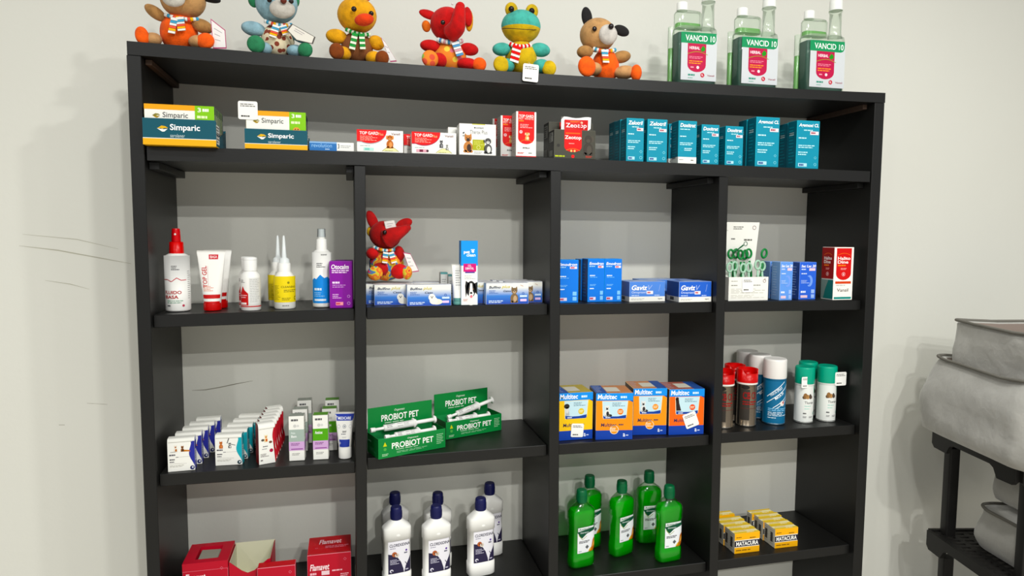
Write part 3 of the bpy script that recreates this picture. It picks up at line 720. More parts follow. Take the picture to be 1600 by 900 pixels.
# blue mountain spray bottle
P0 = foot(504, 481.5, 2, .0232); H = hgt(P0, 501, 358); r_ = .0238
def a_bl(bb):
    P = cyl(bb, r_, 0, H*.73)
    P.rect(.07, .08, .8, .48, '2f86cf', 1); P.poly([(.07, .48), (.2, .52), (.28, .5), (.42, .58), (.55, .52), (.66, .54), (.8, .48)], '2f86cf', 1)
    P.rect(.2, .12, .6, .155, 'e4eef6', 2); P.small(.2, .3, .6, .35, 1, 'd8e8f4', 3, .8); P.small(.2, .19, .55, .28, 3, 'a8cbe8', 3, .35); P.small(.3, .7, .58, .79, 3, '3c3d40', 3, .4); P.text('WWW', .45, .91, .65, .94, '4a4a4c', 3)
    P.rect(.82, .12, .98, .8, 'c9cac8', 1)
rg = rnd(0, H*.73, r_, .005); rg = rg[:-3]+[(H*.70, r_*.93, r_*.93, 2), (H*.725, r_*.72, r_*.72, 2), (H*.735, r_*.6, r_*.6, 2)]
bottle('spray_bottle', P0, rg, WHT, 'white spray bottle with a blue mountain print beside the purple carton', 'bottle', None, .1, a_bl,
    [('collar', lambda q: q.loft([(H*.735, .0135, .0135, 2), (H*.87, .0125, .0125, 2), (H*.875, .011, .011, 2)], WHT)),
     ('spray_nozzle', lambda q: (q.loft([(H*.876, .009, .009, 2), (H, .008, .008, 2)], WHT), q.loft([(H*.90, .0105, .0105, 2), (H*1.005, .0095, .0095, 2)], mat('e6eaec', .1, 0, 'clear'))))])
def a_oto(P, L, R, T):
    P.text('Otocalm', .08, .83, .84, .93, 'fbf4fa', 3, .022, .15); P.small(.1, .74, .85, .82, 2, 'e8d0ea', 3, .6); P.small(.12, .52, .6, .57, 1, 'f0dcf2', 3, .8); P.small(.12, .43, .7, .51, 2, 'c79ccf', 3, .4)
    P.small(.12, .2, .5, .31, 3, 'd8b0dc', 3, .5); P.rect(.26, .06, .58, .13, 'e8a0a8', 2); P.small(.28, .07, .54, .12, 1, 'b02040', 3); P.ring(.82, .25, .004, .001, 'd0a8d8', 2, 5); P.ring(.82, .1, .004, .001, 'd0a8d8', 2, 8)
def R2(xl, xr, yt, Y, d, faces, art, lab, grp=None, name='medicine_box', **k): return R1(name, xl, xr, yt, Y, d, faces, art, lab, grp, row=2, **k)
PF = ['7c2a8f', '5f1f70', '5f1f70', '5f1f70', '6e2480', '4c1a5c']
R2(515, 551, 409, .036, .05, PF, a_oto, 'purple carton standing against the first inner post', 'purple cartons', edge='9a55aa')
R2(524, 551, 407.5, .092, .05, PF, a_oto, 'purple carton standing behind the front purple one', 'purple cartons', w=.045, edge='9a55aa')

# dewormer cartons in the second bay
gm, nt, p = nodes_mat('blue_white_gradient_print', (1, 1, 1, 1), .4)
tc = nt.nodes.new('ShaderNodeTexCoord'); sx = nt.nodes.new('ShaderNodeSeparateXYZ'); cr = nt.nodes.new('ShaderNodeValToRGB')
nt.links.new(tc.outputs['Generated'], sx.inputs[0]); nt.links.new(sx.outputs['Z'], cr.inputs[0]); nt.links.new(cr.outputs[0], p.inputs['Base Color'])
cr.color_ramp.elements[0].position = .05; cr.color_ramp.elements[0].color = rgb('1648b4'); cr.color_ramp.elements[1].position = .82; cr.color_ramp.elements[1].color = rgb('f1f0e6')
e = cr.color_ramp.elements.new(.4); e.color = rgb('2f7bd2')
def worm(cat_):
    def a(P, L, R, T):
        P.text('Bulfino', .07, .75, .34, .87, '23304a', 3, .018, .2); P.text('plus', .36, .72, .56, .9, 'c6b93c', 3, .006, .3); P.text('Gatos' if cat_ else 'Caes', .4, .58, .58, .67, '23304a', 3, .012, .2)
        P.small(.07, .5, .28, .68, 3, '3a63a8', 3, .4); P.small(.07, .38, .3, .42, 1, '5f8ac4', 3); P.small(.06, .06, .4, .2, 2, 'cfdcf0', 3, .6)
        if cat_: P.pet(.66, .07, .042, '7a664e', 'b8a084', 3, ears='up'); P.line(.8, .9, .87, .84, .001, 'b88c7c', 3)
        else:
            P.disc(.67, .19, .015, 'e8e4d8', 2, .0075); P.disc(.6, .24, .0105, 'f2efe6', 3, .0095); P.disc(.56, .4, .009, 'f6f3ea', 4); P.disc(.54, .43, .0012, '2a2420', 5); P.disc(.58, .43, .0012, '2a2420', 5); P.disc(.56, .38, .0016, '3a3028', 5)
        P.ring(.87, .5, .0035, .0012, '20509c', 3, 6); P.rect(.79, .33, .96, .42, 'd4e2f4', 3); P.rect(.8, .13, .95, .24, 'e8ccec', 3)
        T.rect(0, 0, 1, 1, 'd8d8da', 1)
    return a
gm_w = carton
def wormbox(xl, xr, yt, Y, cat_, lab, grp, w=None):
    c, w_, h, a = fbox(2, xl, xr, yt, None, None, Y, 0, w)
    bb = B(); sidem = mat('3a66b4', .45); bb.box(-w_/2, 0, 0, w_/2, .03, h, gm, .0007, [gm, sidem, gm, mat('8fa8d0'), mat('c9cad0'), sidem], mat('d5dbe8'))
    worm(cat_)(front(bb, w_, .03, h), left(bb, w_, .03, h), right(bb, w_, .03, h), topf(bb, w_, .03, h))
    return tag(bb.build('medicine_box', None, c, 0), lab, 'medicine box', grp)
g = 'low blue and white cartons showing a white dog'
d3 = wormbox(636, 705, 445.5, .022, False, 'low blue and white carton with a whole white dog, the front right one', g)
wd_ = .118
d2 = wormbox(584.8, 640, 445.5, .0235+.031, False, 'low blue and white carton with a white dog, left behind the front right one', g, w=wd_)
g2 = d2
def behind(o, dx, dy, lab): l = Vector(o.location)+Vector((dx, dy, 0)); l.z = szm(2, l.x, .06)+.0006; return dup(o, l, lab)
ex = .516+wd_/2
behind(d2, ex-d2.location.x, .0325, 'low blue and white dog carton touching the inner post, half hidden under the red plush')
behind(d2, ex-d2.location.x+.012, .066, 'low blue and white dog carton with the red plush sitting on it')
behind(d2, ex-d2.location.x+.003, .099, 'low blue and white dog carton at the back, left of the rear pair')
behind(d2, ex-d2.location.x+.126, .064, 'low blue and white dog carton behind the front right one')
behind(d2, ex-d2.location.x+.13, .097, 'low blue and white dog carton at the back right, near the striped tube')
g = 'low blue and white cartons showing a cat'
c1_ = wormbox(759.5, 826, 443, .024, True, 'low blue and white carton with a tabby cat, the frontmost one', g)
w3 = .118
c2_ = wormbox(790, 847.5, 441, .056, True, 'low blue and white cat carton, right end, behind the frontmost one', g, w=None)
for dx, dy, lab in ((-.118, 0, 'low blue and white cat carton just right of the tall narrow carton'), (-.012, .033, 'low blue and white cat carton, third from the front at the right'),
                    (-.13, .033, 'low blue and white cat carton, third from the front at the left'), (-.022, .066, 'low blue and white cat carton, rearmost at the right'), (-.14, .066, 'low blue and white cat carton, rearmost at the left')):
    behind(c2_, dx, dy, lab)
def a_pet(P, L, R, T):
    P.rect(0, .615, 1, 1, '1f93dc', 1); P.text('pet', .16, .79, .52, .845, 'ffffff', 3, .03); P.text('clean', .32, .755, .86, .805, 'e8f6ff', 3, .03); P.disc(.7, .835, .0035, 'ffffff', 3)
    for q in (-.08, 0, .08): P.disc(.7+q, .862, .0014, 'ffffff', 3)
    P.rect(.14, .52, .9, .645, 'c22f78', 2); P.text('GEL', .4, .6, .62, .63, 'fbd8ea', 3, .01); P.text('DENTAL', .26, .555, .76, .59, 'fff0f8', 3, .02); P.rect(.24, .5, .82, .52, '4a3c8c', 3)
    P.small(.2, .4, .85, .47, 3, 'a8aaac', 3, .25)
    k = P.h
    P.disc(.6, .25, .0125, '1c1b1d', 2, .021); P.poly([(.24, .3), (.28, .38), (.5, .34), (.36, .2), (.28, .12)], '1c1b1d', 2); P.poly([(.72, .33), (.98, .36), (.98, .16), (.84, .2)], '1c1b1d', 2)
    P.disc(.6, .08, .0125, 'f0efe9', 1, .014); P.poly([(.54, .34), (.66, .34), (.7, .22), (.78, .18), (.66, .12), (.46, .14), (.5, .22)], 'f2f0ec', 3)
    P.disc(.6, .19, .0032, '1a1618', 4, .0028); P.disc(.61, .135, .003, 'd9808c', 4, .004); P.disc(.5, .25, .0014, '8a6a4a', 4); P.disc(.73, .25, .0014, '8a6a4a', 4)
    P.small(.12, .06, .4, .1, 2, 'c08a8a', 4, .4); L.rect(0, .615, 1, 1, '1a7fc0', 1)
R2(720.5, 746.5, 376.5, .022, .032, ['f4f3ee', 'dddcd8', 'dddcd8', 'dddcd8', '1a84c8', 'dddcd8'], a_pet, 'tall narrow blue and white carton with a black and white dog', yaw=0, edge='a8cbe0')
def a_strip(P):
    P.rect(.3, .3, .7, .9, 'e4e4e2', 1); P.small(.3, .4, .9, .85, 7, '6d6f72', 3, .25); P.rect(0, 0, 1, .08, '5f8a86', 2)
P0 = base(714, 476, 2); P0.y = .04; P0.x = atY(713.5, 460, .05).x; P0.z = szm(2, P0.x, .015)+.0006; H = hgt(P0, 710, 412.5)
tube(P0, H, .012, .0145, 'slim white tube standing beside the tall blue and white carton', a_strip, '6f9a94', None, .0, .1)
def a_ty(P, L, R, T): P.rect(0, .94, 1, 1, '6fa3a4', 1); P.small(.2, .4, .8, .8, 6, '77797a', 3, .25); P.rect(0, 0, 1, .1, '6fa3a4', 1); P.small(.3, .3, .8, .36, 1, '3a3b3c', 3)
g = 'slim white and teal cartons'
R2(688.5, 699.5, 426, .10, .03, ['e4e5e1', 'cfd0cc', 'cfd0cc', 'b9bab4', '6fa3a4', 'cfd0cc'], a_ty, 'slim white carton with a teal top, left of its twin', g)
R2(700.3, 711, 429.5, .095, .03, ['e4e5e1', 'cfd0cc', 'cfd0cc', 'b9bab4', '6fa3a4', 'cfd0cc'], a_ty, 'slim white carton with a teal top, right of its twin', g)

# blue cartons in the third bay
def a_emo(P, L, R, T):
    P.text('Emodron', .08, .86, .93, .925, 'ffffff', 3, .022, .2); P.small(.08, .815, .6, .84, 1, 'a8d0f4', 3, .9); P.rect(.6, .79, .93, .845, 'f0e4ea', 2); P.small(.64, .8, .9, .835, 1, 'c0405a', 3, .9)
    P.small(.12, .6, .6, .63, 1, 'e4f0fc', 3, .8); P.small(.12, .56, .8, .59, 1, '7fb6ea', 3, .5); P.small(.12, .37, .5, .42, 2, '8cc0ee', 3, .5); P.small(.12, .3, .5, .33, 1, 'e4f0fc', 3, .8)
    P.rect(.12, .05, .48, .12, 'e0dcec', 2); P.small(.14, .06, .44, .11, 1, 'b0304c', 3, .8); P.rect(.74, .17, .92, .26, '8fc2ee', 2); P.rect(.74, .05, .92, .14, '8fc2ee', 2)
    L.small(.2, .1, .75, .9, 11, '2c86c8', 2, .5)
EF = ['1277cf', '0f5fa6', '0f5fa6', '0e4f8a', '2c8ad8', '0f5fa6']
g = 'tall blue cartons in the third bay'; kw = dict(edge='4a9ae0')
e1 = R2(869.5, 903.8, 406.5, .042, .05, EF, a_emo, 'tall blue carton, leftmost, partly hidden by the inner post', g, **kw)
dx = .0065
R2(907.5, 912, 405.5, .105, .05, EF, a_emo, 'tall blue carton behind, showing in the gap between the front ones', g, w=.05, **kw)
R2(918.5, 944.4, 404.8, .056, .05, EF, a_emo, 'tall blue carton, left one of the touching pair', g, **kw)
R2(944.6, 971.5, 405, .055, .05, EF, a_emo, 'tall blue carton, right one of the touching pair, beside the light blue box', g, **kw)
def a_gav(P, L, R, T):
    P.rect(0, 0, 1, .25, 'efeee8', 1); P.text('Gaviz', .06, .57, .5, .82, 'ffffff', 3, .025, .2); P.text('V', .52, .57, .64, .82, 'b8c8ea', 3, -.01, .3); P.text('Omeprazol', .06, .38, .46, .52, 'd4e0f6', 3, .006)
    P.rect(.48, .37, .66, .53, 'f6f2f4', 2); P.small(.5, .4, .64, .5, 1, 'c05a60', 3, .8); P.small(.06, .28, .38, .34, 1, 'c4d4f0', 3, .7); P.small(.7, .28, .92, .34, 1, 'c4d4f0', 3, .7)
    P.small(.05, .07, .42, .17, 2, '8a8a88', 3, .3); P.text('Agener', .8, .09, .93, .17, '4a4a48', 3); P.line(.82, .5, .86, .85, .001, 'a4b8e4', 3); L.rect(0, 0, 1, .25, 'cfcec8', 1); L.rect(.3, .06, .6, .22, '3a3a38', 2); T.rect(.2, .0, .8, .5, 'b4bcd0', 1)
def gav(xl, xr, yt, Y, col, lab, w=None, d=.075):
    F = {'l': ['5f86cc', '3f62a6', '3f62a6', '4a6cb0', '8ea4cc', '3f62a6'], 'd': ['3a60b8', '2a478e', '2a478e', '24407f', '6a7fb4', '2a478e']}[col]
    return R2(xl, xr, yt, Y, d, F, a_gav, lab, 'low wide blue cartons with a white foot', w=w, edge='9fb2dc')
gav(983.5, 1039, 440.5, .052, 'l', 'low wide light blue carton, front left of the pair')
gav(1061, 1111.5, 440.5, .024, 'd', 'low wide darker blue carton, front right of the pair')
gav(1003, 1060, 437.5, .131, 'l', 'low wide light blue carton standing behind the front left one', w=.112, d=.07)
gav(1062, 1100, 438, .102, 'd', 'low wide darker blue carton behind the front right one', w=.052)

# fourth bay: tick-hook display, light blue cartons, red and white cartons
P0, w_, h_, _a = fbox(2, 1138.5, 1200, 433.5, None, None, .03, 0)
t = empty('hook_display', P0, 0, 'white card display of green tick hooks with a tall back card', 'display box')
bb = B(); cd = mat('ecebe6', .6); hb = atY(1150, 347, .085).z-P0.z
bb.box(-w_/2, 0, 0, w_/2, .0012, h_, cd); bb.box(-w_/2, .0012, 0, w_/2, .06, .0012, cd); bb.box(-w_/2, .0012, 0, -w_/2+.0012, .06, h_, cd); bb.box(w_/2-.0012, .0012, 0, w_/2, .06, h_, cd); bb.box(-w_/2, .0588, 0, w_/2, .06, h_*.7, mat('a8a79c'))
P = front(bb, w_, .06, h_); P.small(.06, .8, .3, .86, 1, 'a5a49c', 2, .5); P.small(.06, .62, .3, .68, 1, '8b8a84', 2, .6); P.small(.62, .62, .9, .68, 1, '8b8a84', 2, .6); P.small(.06, .3, .95, .52, 4, 'b4b3aa', 2, .3); P.small(.06, .1, .9, .26, 3, 'c4c3ba', 2, .3)
P.ring(.9, .83, .005, .0012, '7a5a5c', 3); P.line(.9, .86, .92, .95, .001, '7a5a5c', 3)
bb.build('tray_body', t)
st = sticker(t, w_*.28, h_*.62, lambda x, y, e: (w_*-.03+x, -.0005-e, h_*.66+y))
bb = B(); xr_t = atY(1187, 347, .09).x-P0.x; xr_b = atY(1179.5, 403, .09).x-P0.x
bb.prism([(-w_/2, .0015), (w_*.3, .0015), (w_*.3, h_*.9), (xr_b, h_*1.5), (xr_t, hb), (-w_/2, hb)], .0602, .0614, cd, lambda a, b_, c_: (a, c_, b_))
Pb = Pr(bb, lambda x, y, e: (-w_/2+x, .0602-e, y), xr_t+w_/2, hb); Pb.ring(.87, .93, .006, .0012, '7a5a5c', 3); Pb.small(.05, .88, .22, .95, 3, '9a9990', 2, .3); Pb.small(.04, .76, .16, .79, 1, '6d6c66', 2); Pb.small(.62, .75, .93, .79, 1, '6d6c66', 2)
Pb.small(.35, .9, .6, .95, 2, '6d6c66', 3, .4); Pb.small(.3, .77, .45, .795, 1, '4a4945', 3)
bb.build('back_card', t)
gr, gl = mat('2f7a45', .3), mat('8fb89c', .25, 0, 'clear'); gl2 = mat('a9c8b4', .3)
def hook(x, y, z, s, tilt, m1, lab):
    h = empty('tick_hook', (x, y, z), 0, lab, 'tick hook', 'green plastic tick hooks in the white card display'); bb = B()
    ca, sa = math.cos(tilt), math.sin(tilt)
    R_ = lambda a, b_: (a*ca-b_*sa, 0, a*sa+b_*ca)
    bb.tube([R_(0, 0), R_(0, .25*s), R_(.02*s, .5*s), R_(0, .72*s)], .003, m1, 8, rad=[.0026, .003, .0034, .003]); bb.build('hook_stem', h)
    q = B(); q.tube([R_(.0085*math.cos(k*math.pi/8), .86*s+.0125*math.sin(k*math.pi/8)) for k in range(16)], .0032, m1, 8, closed=True); q.build('hook_loop', h)
    return h
R_ = random.Random(3); zb = P0.z+.0018
for i, (px, py, tl, mm, lab) in enumerate([(1142, 397, .1, gr, 'green tick hook, leftmost in the card display'), (1150, 396, -.05, gr, 'green tick hook, second from the left in the display'), (1157, 398, .05, gr, 'green tick hook near the middle of the display, left one'),
        (1164, 398, -.1, gr, 'green tick hook near the middle of the display, right one'), (1170, 396, .12, gr, 'green tick hook just right of the middle group'), (1194, 396, -.18, gr, 'green tick hook standing apart at the right edge of the display')]):
    y = .045+.008*(i % 2); Pp = atY(px, py, P0.y+y); L = (Pp.z-zb)/(.86*math.cos(tl)); x = Pp.x+L*.86*math.sin(tl); hook(x, P0.y+y, zb, L, tl, mm, lab)
for i, (px, py, lab) in enumerate([(1140, 418, 'pale tick hook, leftmost of the short front ones'), (1148, 416, 'pale tick hook, second of the short front ones'), (1161, 419, 'pale tick hook in the middle of the short front ones'), (1170, 418, 'pale tick hook, fourth of the short front ones'), (1184, 414, 'pale tick hook right of the gap'), (1191, 416, 'pale tick hook nearest the right side of the display')]):
    y = .014+.012*(i % 2); Pp = atY(px, py, P0.y+y); L = (Pp.z-zb)/.86; hook(Pp.x, P0.y+y, zb, L, 0, gl2, lab)
Pp = atY(1163, 383, P0.y+.03); h = empty('tick_hook', (Pp.x, P0.y+.0275, Pp.z), 0, 'green tick hook lying slanted over the others with a clear ring', 'tick hook', 'green plastic tick hooks in the white card display'); bb = B()
e0 = atY(1146, 395, P0.y+.0275)-h.location; e1_ = atY(1161.5, 383, P0.y+.0275)-h.location; bb.tube([e0, e0.lerp(e1_, .5), e1_], .0022, mat('2c5a3c', .3), 8); bb.build('hook_stem', h)
c_ = atY(1165, 381, P0.y+.0275)-h.location; bb = B(); bb.tube([c_+Vector((.0055*math.cos(k*math.pi/8), 0, .006*math.sin(k*math.pi/8))) for k in range(16)], .0013, mat('7a8c80', .3), 8, closed=True); bb.build('hook_loop', h)
def a_sec(P, L, R, T):
    P.text('Sec Lac 20', .08, .86, .95, .93, 'ffffff', 3, .022, .2); P.small(.1, .79, .5, .83, 1, 'cfdcf4', 3, .8); P.rect(.56, .77, .93, .84, 'e8ccd8', 2); P.small(.1, .68, .6, .71, 1, 'e0e8f8', 3, .8)
    P.disc(.6, .5, .011, '7f9cdc', 1, .017); P.disc(.5, .5, .009, P.bg, 2, .013); P.small(.1, .43, .6, .53, 3, 'c4d4f0', 3, .35); P.small(.1, .18, .55, .24, 1, 'e8eefa', 3, .8); P.rect(.1, .05, .5, .12, 'e0c8d4', 2)
    P.rect(.72, .17, .92, .27, 'a0b8e4', 2); P.rect(.72, .04, .92, .14, 'a0b8e4', 2); L.small(.2, .1, .75, .9, 12, 'a8bcdc', 2, .4)
def sec(bg):
    def a(P, L, R, T): P.bg = bg; a_sec(P, L, R, T)
    return a
g = 'small light blue cartons in the fourth bay'
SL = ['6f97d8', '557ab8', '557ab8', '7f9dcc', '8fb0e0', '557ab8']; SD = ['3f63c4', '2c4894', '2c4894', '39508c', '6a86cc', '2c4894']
R2(1218.7, 1237.5, 409.5, .03, .042, SL, sec('6f97d8'), 'small light blue carton, front left one', g, edge='a8c0ea', w=.042)
R2(1202.5, 1222, 409, .085, .042, SL, sec('6f97d8'), 'small light blue carton, rear one peeking out at the left', g, edge='a8c0ea', w=.042)
R2(1232, 1248, 410, .085, .042, SL, sec('6f97d8'), 'small light blue carton behind, between the front two', g, edge='a8c0ea', w=.042)
R2(1249, 1275, 410, .045, .042, SD, sec('3f63c4'), 'small royal blue carton, right one of the group', g, edge='7f9ae0')
def a_hal(P, L, R, T):
    def face(P, d):
        c1, c2 = ('c01f2b', '28807a') if not d else ('8e1d28', '1f6a66')
        pts = [(.12, .98), (.88, .98), (.88, .5)]+[(.5+.38*math.cos(t), .5-.12*math.sin(t)) for t in [math.pi*k/10 for k in range(1, 10)]]+[(.12, .5)]
        if d: P.rect(0, .4, 1, .99, c1, 1); P.rect(0, .02, 1, .38, c2, 1); P.poly([(0, .38), (.6, .38), (.35, .2), (.2, .02), (0, .02)], '7a8c88', 2)
        else: P.poly(pts, c1, 1); P.rect(.06, .02, .94, .06, c2, 1)
        P.text('Halito', .18, .76, .82, .82, 'fff0ee', 3, .022); P.text('Dine', .18, .69, .72, .75, 'fff0ee', 3, .022); P.small(.2, .64, .8, .67, 1, 'f0904a', 3, .8)
        q = [(.18+.64*k/8, .85+.035*math.sin(math.pi*k/8)) for k in range(9)]
        for i in range(8): P.line(*q[i], *q[i+1], .001, 'f08a4a', 3)
        P.ring(.5, .49, .0058, .001, 'f4d0d0', 3); P.disc(.5, .49, .0018, 'f4d0d0', 3, .0035); P.small(.35, .57, .65, .61, 2, 'f0b0b0', 3, .5)
        if not d: P.rect(.1, .31, .9, .355, 'c4552f', 2); P.text('Vansil', .2, .16, .78, .22, '4a3a38', 3, .005); P.small(.15, .27, .85, .29, 1, 'a8a8a4', 3)
    face(P, False); face(L, True)
R2(1302.5, 1333, 386.5, .022, .052, ['f1f0ea', 'dddcd6', 'dddcd6', 'dddcd6', 'b0303a', 'dddcd6'], a_hal, 'tall white and red carton with a green foot, rightmost on the second shelf', w=None, edge='e4e0d8')

# ------------------------------------------------------------------ third shelf, first bay
def R3(xl, yb, xr, yr, yt, d, faces, art, lab, grp=None, name='medicine_box', w=None, **k):
    c, w_, h, a = fbox(3, xl, xr, yt, yb, yr, None, 0, w)
    kk = {q: k[q] for q in ('edge', 'seam', 'rough', 'c') if q in k}
    return tag(carton(name, w_, d, h, faces, art, c, a, **kk), lab, 'medicine box', grp), w_, h, a
def wavy(col, dark, pets):
    def a(P, L, R, T):
        pts = [(1, 1.0), (.86, 1.0)]+[(.86+.06*math.cos(math.pi*k/6)-.04-.0*k+.13*(k/12)**2, 1-k/12*.9) for k in range(1, 12)]+[(1, .08)]
        P.poly(pts, col, 1); P.disc(.9, .09, .005, dark, 2); P.disc(.915, .1, .002, 'dfe3ea', 3)
        k = P.h
        if pets == 'dogs': P.pet(.3, .66, k*.24, 'e8e0d4', 'a8683c', 2, ears='up'); P.pet(.55, .66, k*.2, '8a5a34', '3a2a22', 2, ears='up'); P.poly([(.5, .66), (.85, .65), (.8, .7), (.52, .73)], 'b87a48', 2); P.line(.1, .66, .3, .66, .001, '6d6a66', 2)
        elif pets == 'cats': P.pet(.22, .62, k*.26, 'b06a44', 'c98860', 2, ears='up'); P.pet(.55, .62, k*.2, '4a4a4c', 'e4e4e0', 2, ears='up'); P.line(.45, .8, .52, .98, .002, '4a4a4c', 2); P.line(.6, .76, .76, .72, .0015, '5a5a5c', 2)
        P.small(.06, .52, .4, .6, 1, '55535a', 3, .6); P.small(.3, .46, .45, .5, 1, '77757a', 3); P.small(.07, .38, .36, .43, 1, '3f3e48', 3, .7); P.small(.07, .3, .32, .35, 1, '55535a', 3, .6)
        P.line(.42, .48, .8, .48, .0006, 'b4b2ac', 2); P.line(.07, .27, .7, .25, .0006, 'b4b2ac', 2); P.small(.07, .14, .6, .22, 2, '9a988f', 3, .3)
        R.rect(0, 0, 1, 1, col, 1); R.rect(.2, .3, .8, .7, 'cfd4e4' if col == '2b2f86' else 'b4d4d8', 2); R.small(.25, .35, .7, .66, 4, dark, 3, .4); R.rect(0, .0, .14, 1, 'd8dae2', 2)
    return a
def flapcarton(w, d, h, faces, art, loc, rz, ft, lab, grp):
    """slanted top flap carton: the flap tucks over the front"""
    bb = B(); F = [mat(x, .45) for x in faces]; hb = h*(1-ft)
    # body with a rounded shoulder at the front top
    prof = [(0, 0), (0, hb)]+[(h*ft*.9*(1-math.cos(a)), hb+h*ft*math.sin(a)) for a in [math.pi/2*k/5 for k in range(1, 6)]]+[(d, h), (d, 0)]
    T = lambda a_, b_, x: (x, a_, b_); n = len(prof)
    bb.add([T(y, z, -w/2) for y, z in prof], [tuple(range(n))], F[3]); bb.add([T(y, z, w/2) for y, z in prof], [tuple(range(n))], F[1])
    for i in range(n):
        (y0, z0), (y1, z1) = prof[i], prof[(i+1) % n]; m_ = F[0] if i == 0 else F[4] if i < n-2 else F[2]
        bb.add([T(y0, z0, -w/2), T(y0, z0, w/2), T(y1, z1, w/2), T(y1, z1, -w/2)], [(0, 1, 2, 3)], m_)
    art(front(bb, w, d, hb), left(bb, w, d, hb), right(bb, w, d, hb*.98), None)
    bb.add([(-w*.47, -.0006, hb), (w*.42, -.0006, hb), (w*.42, -.0003, hb-.0012), (-w*.47, -.0003, hb-.0012)], [(0, 1, 2, 3)], mat('b8b6ae'))
    return tag(bb.build('medicine_box', None, loc, rz), lab, 'medicine box', grp)
od5 = ['frontmost', 'second', 'third', 'fourth', 'rearmost']
def column(xl, yb, xr, yr, yt, n, step, dx, d, faces, art, what, grp, ft=.1, w=None, jit=0):
    c, w_, h, a = fbox(3, xl, xr, yt, yb, yr, None, 0, w)
    o0 = None; R = random.Random(int(xl))
    for k in range(n):
        l = c+Vector((dx*k, step*k, 0)); l.z = szm(3, l.x, .035)+.0006; rz = a+(R.uniform(-jit, jit) if k else 0)
        pos = 'frontmost' if k == 0 else 'rearmost' if k == n-1 else ['', 'second', 'third', 'fourth', 'fifth'][k]+' from the front'
        lab = f'{what}, {pos} of its row'
        if o0 is None: o0 = flapcarton(w_, d, h, faces, art, l, rz, ft, lab, grp)
        else: dup(o0, l, lab, rz)
column(262.8, 738, 305, 734.5, 687, 5, .044, .007, .024, ['efeee9', 'cfd3e6', 'dcdbd4', 'c8c7bf', 'e6e5df', 'dcdbd4'], wavy('2b2f86', '1f2358', 'dogs'), 'small white carton with navy wavy edge', 'navy edged white cartons in a row', jit=.05)
column(337, 728, 378.5, 726, 680.5, 5, .044, .007, .024, ['efeee9', '3f98a4', 'dcdbd4', 'c8c7bf', 'e6e5df', 'dcdbd4'], wavy('3f9fab', '2a3a40', 'cats'), 'small white carton with teal wavy edge', 'teal edged white cartons in a row', jit=.05)
def a_crim(P, L, R, T):
    pts = [(1, 1.0), (.93, 1.0)]+[(.93-.11*math.sin(math.pi*k/7)+.07*(k/14), 1-k/14) for k in range(1, 15)]
    P.poly(pts, 'a81f38', 1); P.pet(.45, .62, P.h*.2, 'e8d4a8', 'c05a3c', 2, ears='up'); P.disc(.25, .68, .004, '5a5248', 2, .003); P.disc(.72, .6, .004, '6a4a3c', 2, .003)
    P.small(.25, .47, .7, .52, 1, '6a6a6c', 3, .5); P.small(.2, .4, .65, .45, 1, '9a9a9c', 3, .4); P.disc(.76, .36, .0045, '9c3048', 3); P.small(.1, .2, .6, .3, 3, '4a3f42', 3, .4); P.small(.1, .09, .3, .13, 1, '4a3f42', 3, .8)
    R.rect(0, 0, 1, 1, '8c1c30', 1); R.rect(0, 0, 1, .2, 'b8b0a6', 2); R.rect(.0, .2, .08, .98, 'b0465a', 2); L.rect(0, .2, 1, 1, '6f2018', 1)
column(405, 727, 430.5, 722.5, 664, 6, .031, .0012, .0285, ['efeee9', '8c1c30', 'dcdbd4', '6f2018', 'ebeae4', 'dcdbd4'], a_crim, 'narrow white and crimson carton', 'crimson sided white cartons in a tight row', ft=.12)
def a_lil(c1, name):
    def a(P, L, R, T):
        P.small(.16, .88, .85, .94, 1, '5a5a5c', 3, .7); P.disc(.4, .78, .004, 'c9c9c6', 2); P.disc(.6, .78, .003, 'd3d3d0', 2); P.rect(0, .43, 1, .7, c1, 1)
        P.text(name, .14, .58, .64, .65, 'f6f6f2', 3, .02) if name == 'Antiox' else (P.text('Pelo', .16, .6, .42, .645, 'e4eae8', 3), P.text('Bem', .16, .52, .5, .575, 'f4f6f4', 3, .02))
        P.rect(0, .23, 1, .43, 'c9a9cd', 1); P.small(.14, .34, .7, .4, 2, '7a4a80', 3, .5); P.rect(.14, .255, .9, .275, '8a4f90', 3); P.small(.2, .12, .7, .18, 2, '8a8a88', 3, .4)
        L.rect(0, .43, 1, .7, c1, 1); R.rect(0, .23, 1, .43, 'a58cb0', 1); R.small(.2, .5, .8, .9, 6, 'a0a09c', 2, .3)
    return a
for (rows, c1, nm, what, g, top) in [
    ([(452, 721, 476.2, 718, 651), (458, 706, 481, 704, 640.5), (465.5, 694, 486, 692, 626.5)], 'a3b0a8', 'Pelo', 'slim white, grey and lilac carton', 'grey and lilac slim cartons', '8f938c'),
    ([(489.5, 719, 514, 716, 649.5), (504, 705, 526, 703.5, 639.5), (509, 694, 529.5, 692, 626)], '5f9c1e', 'Antiox', 'slim white, green and lilac carton', 'green and lilac slim cartons', '5a8a34')]:
    for k, (xl, yb, xr, yr, yt) in enumerate(rows):
        pos = ['frontmost of its row', 'middle one of its row', 'rearmost of its row'][k]
        R3(xl, yb, xr, yb-1.2, yt, .032, ['efeee9', 'd9d8d3', 'dcdbd4', 'd9d8d3', top, 'dcdbd4'], a_lil(c1, nm), f'{what}, {pos}', g, w=.0375, edge='d4d4cc')
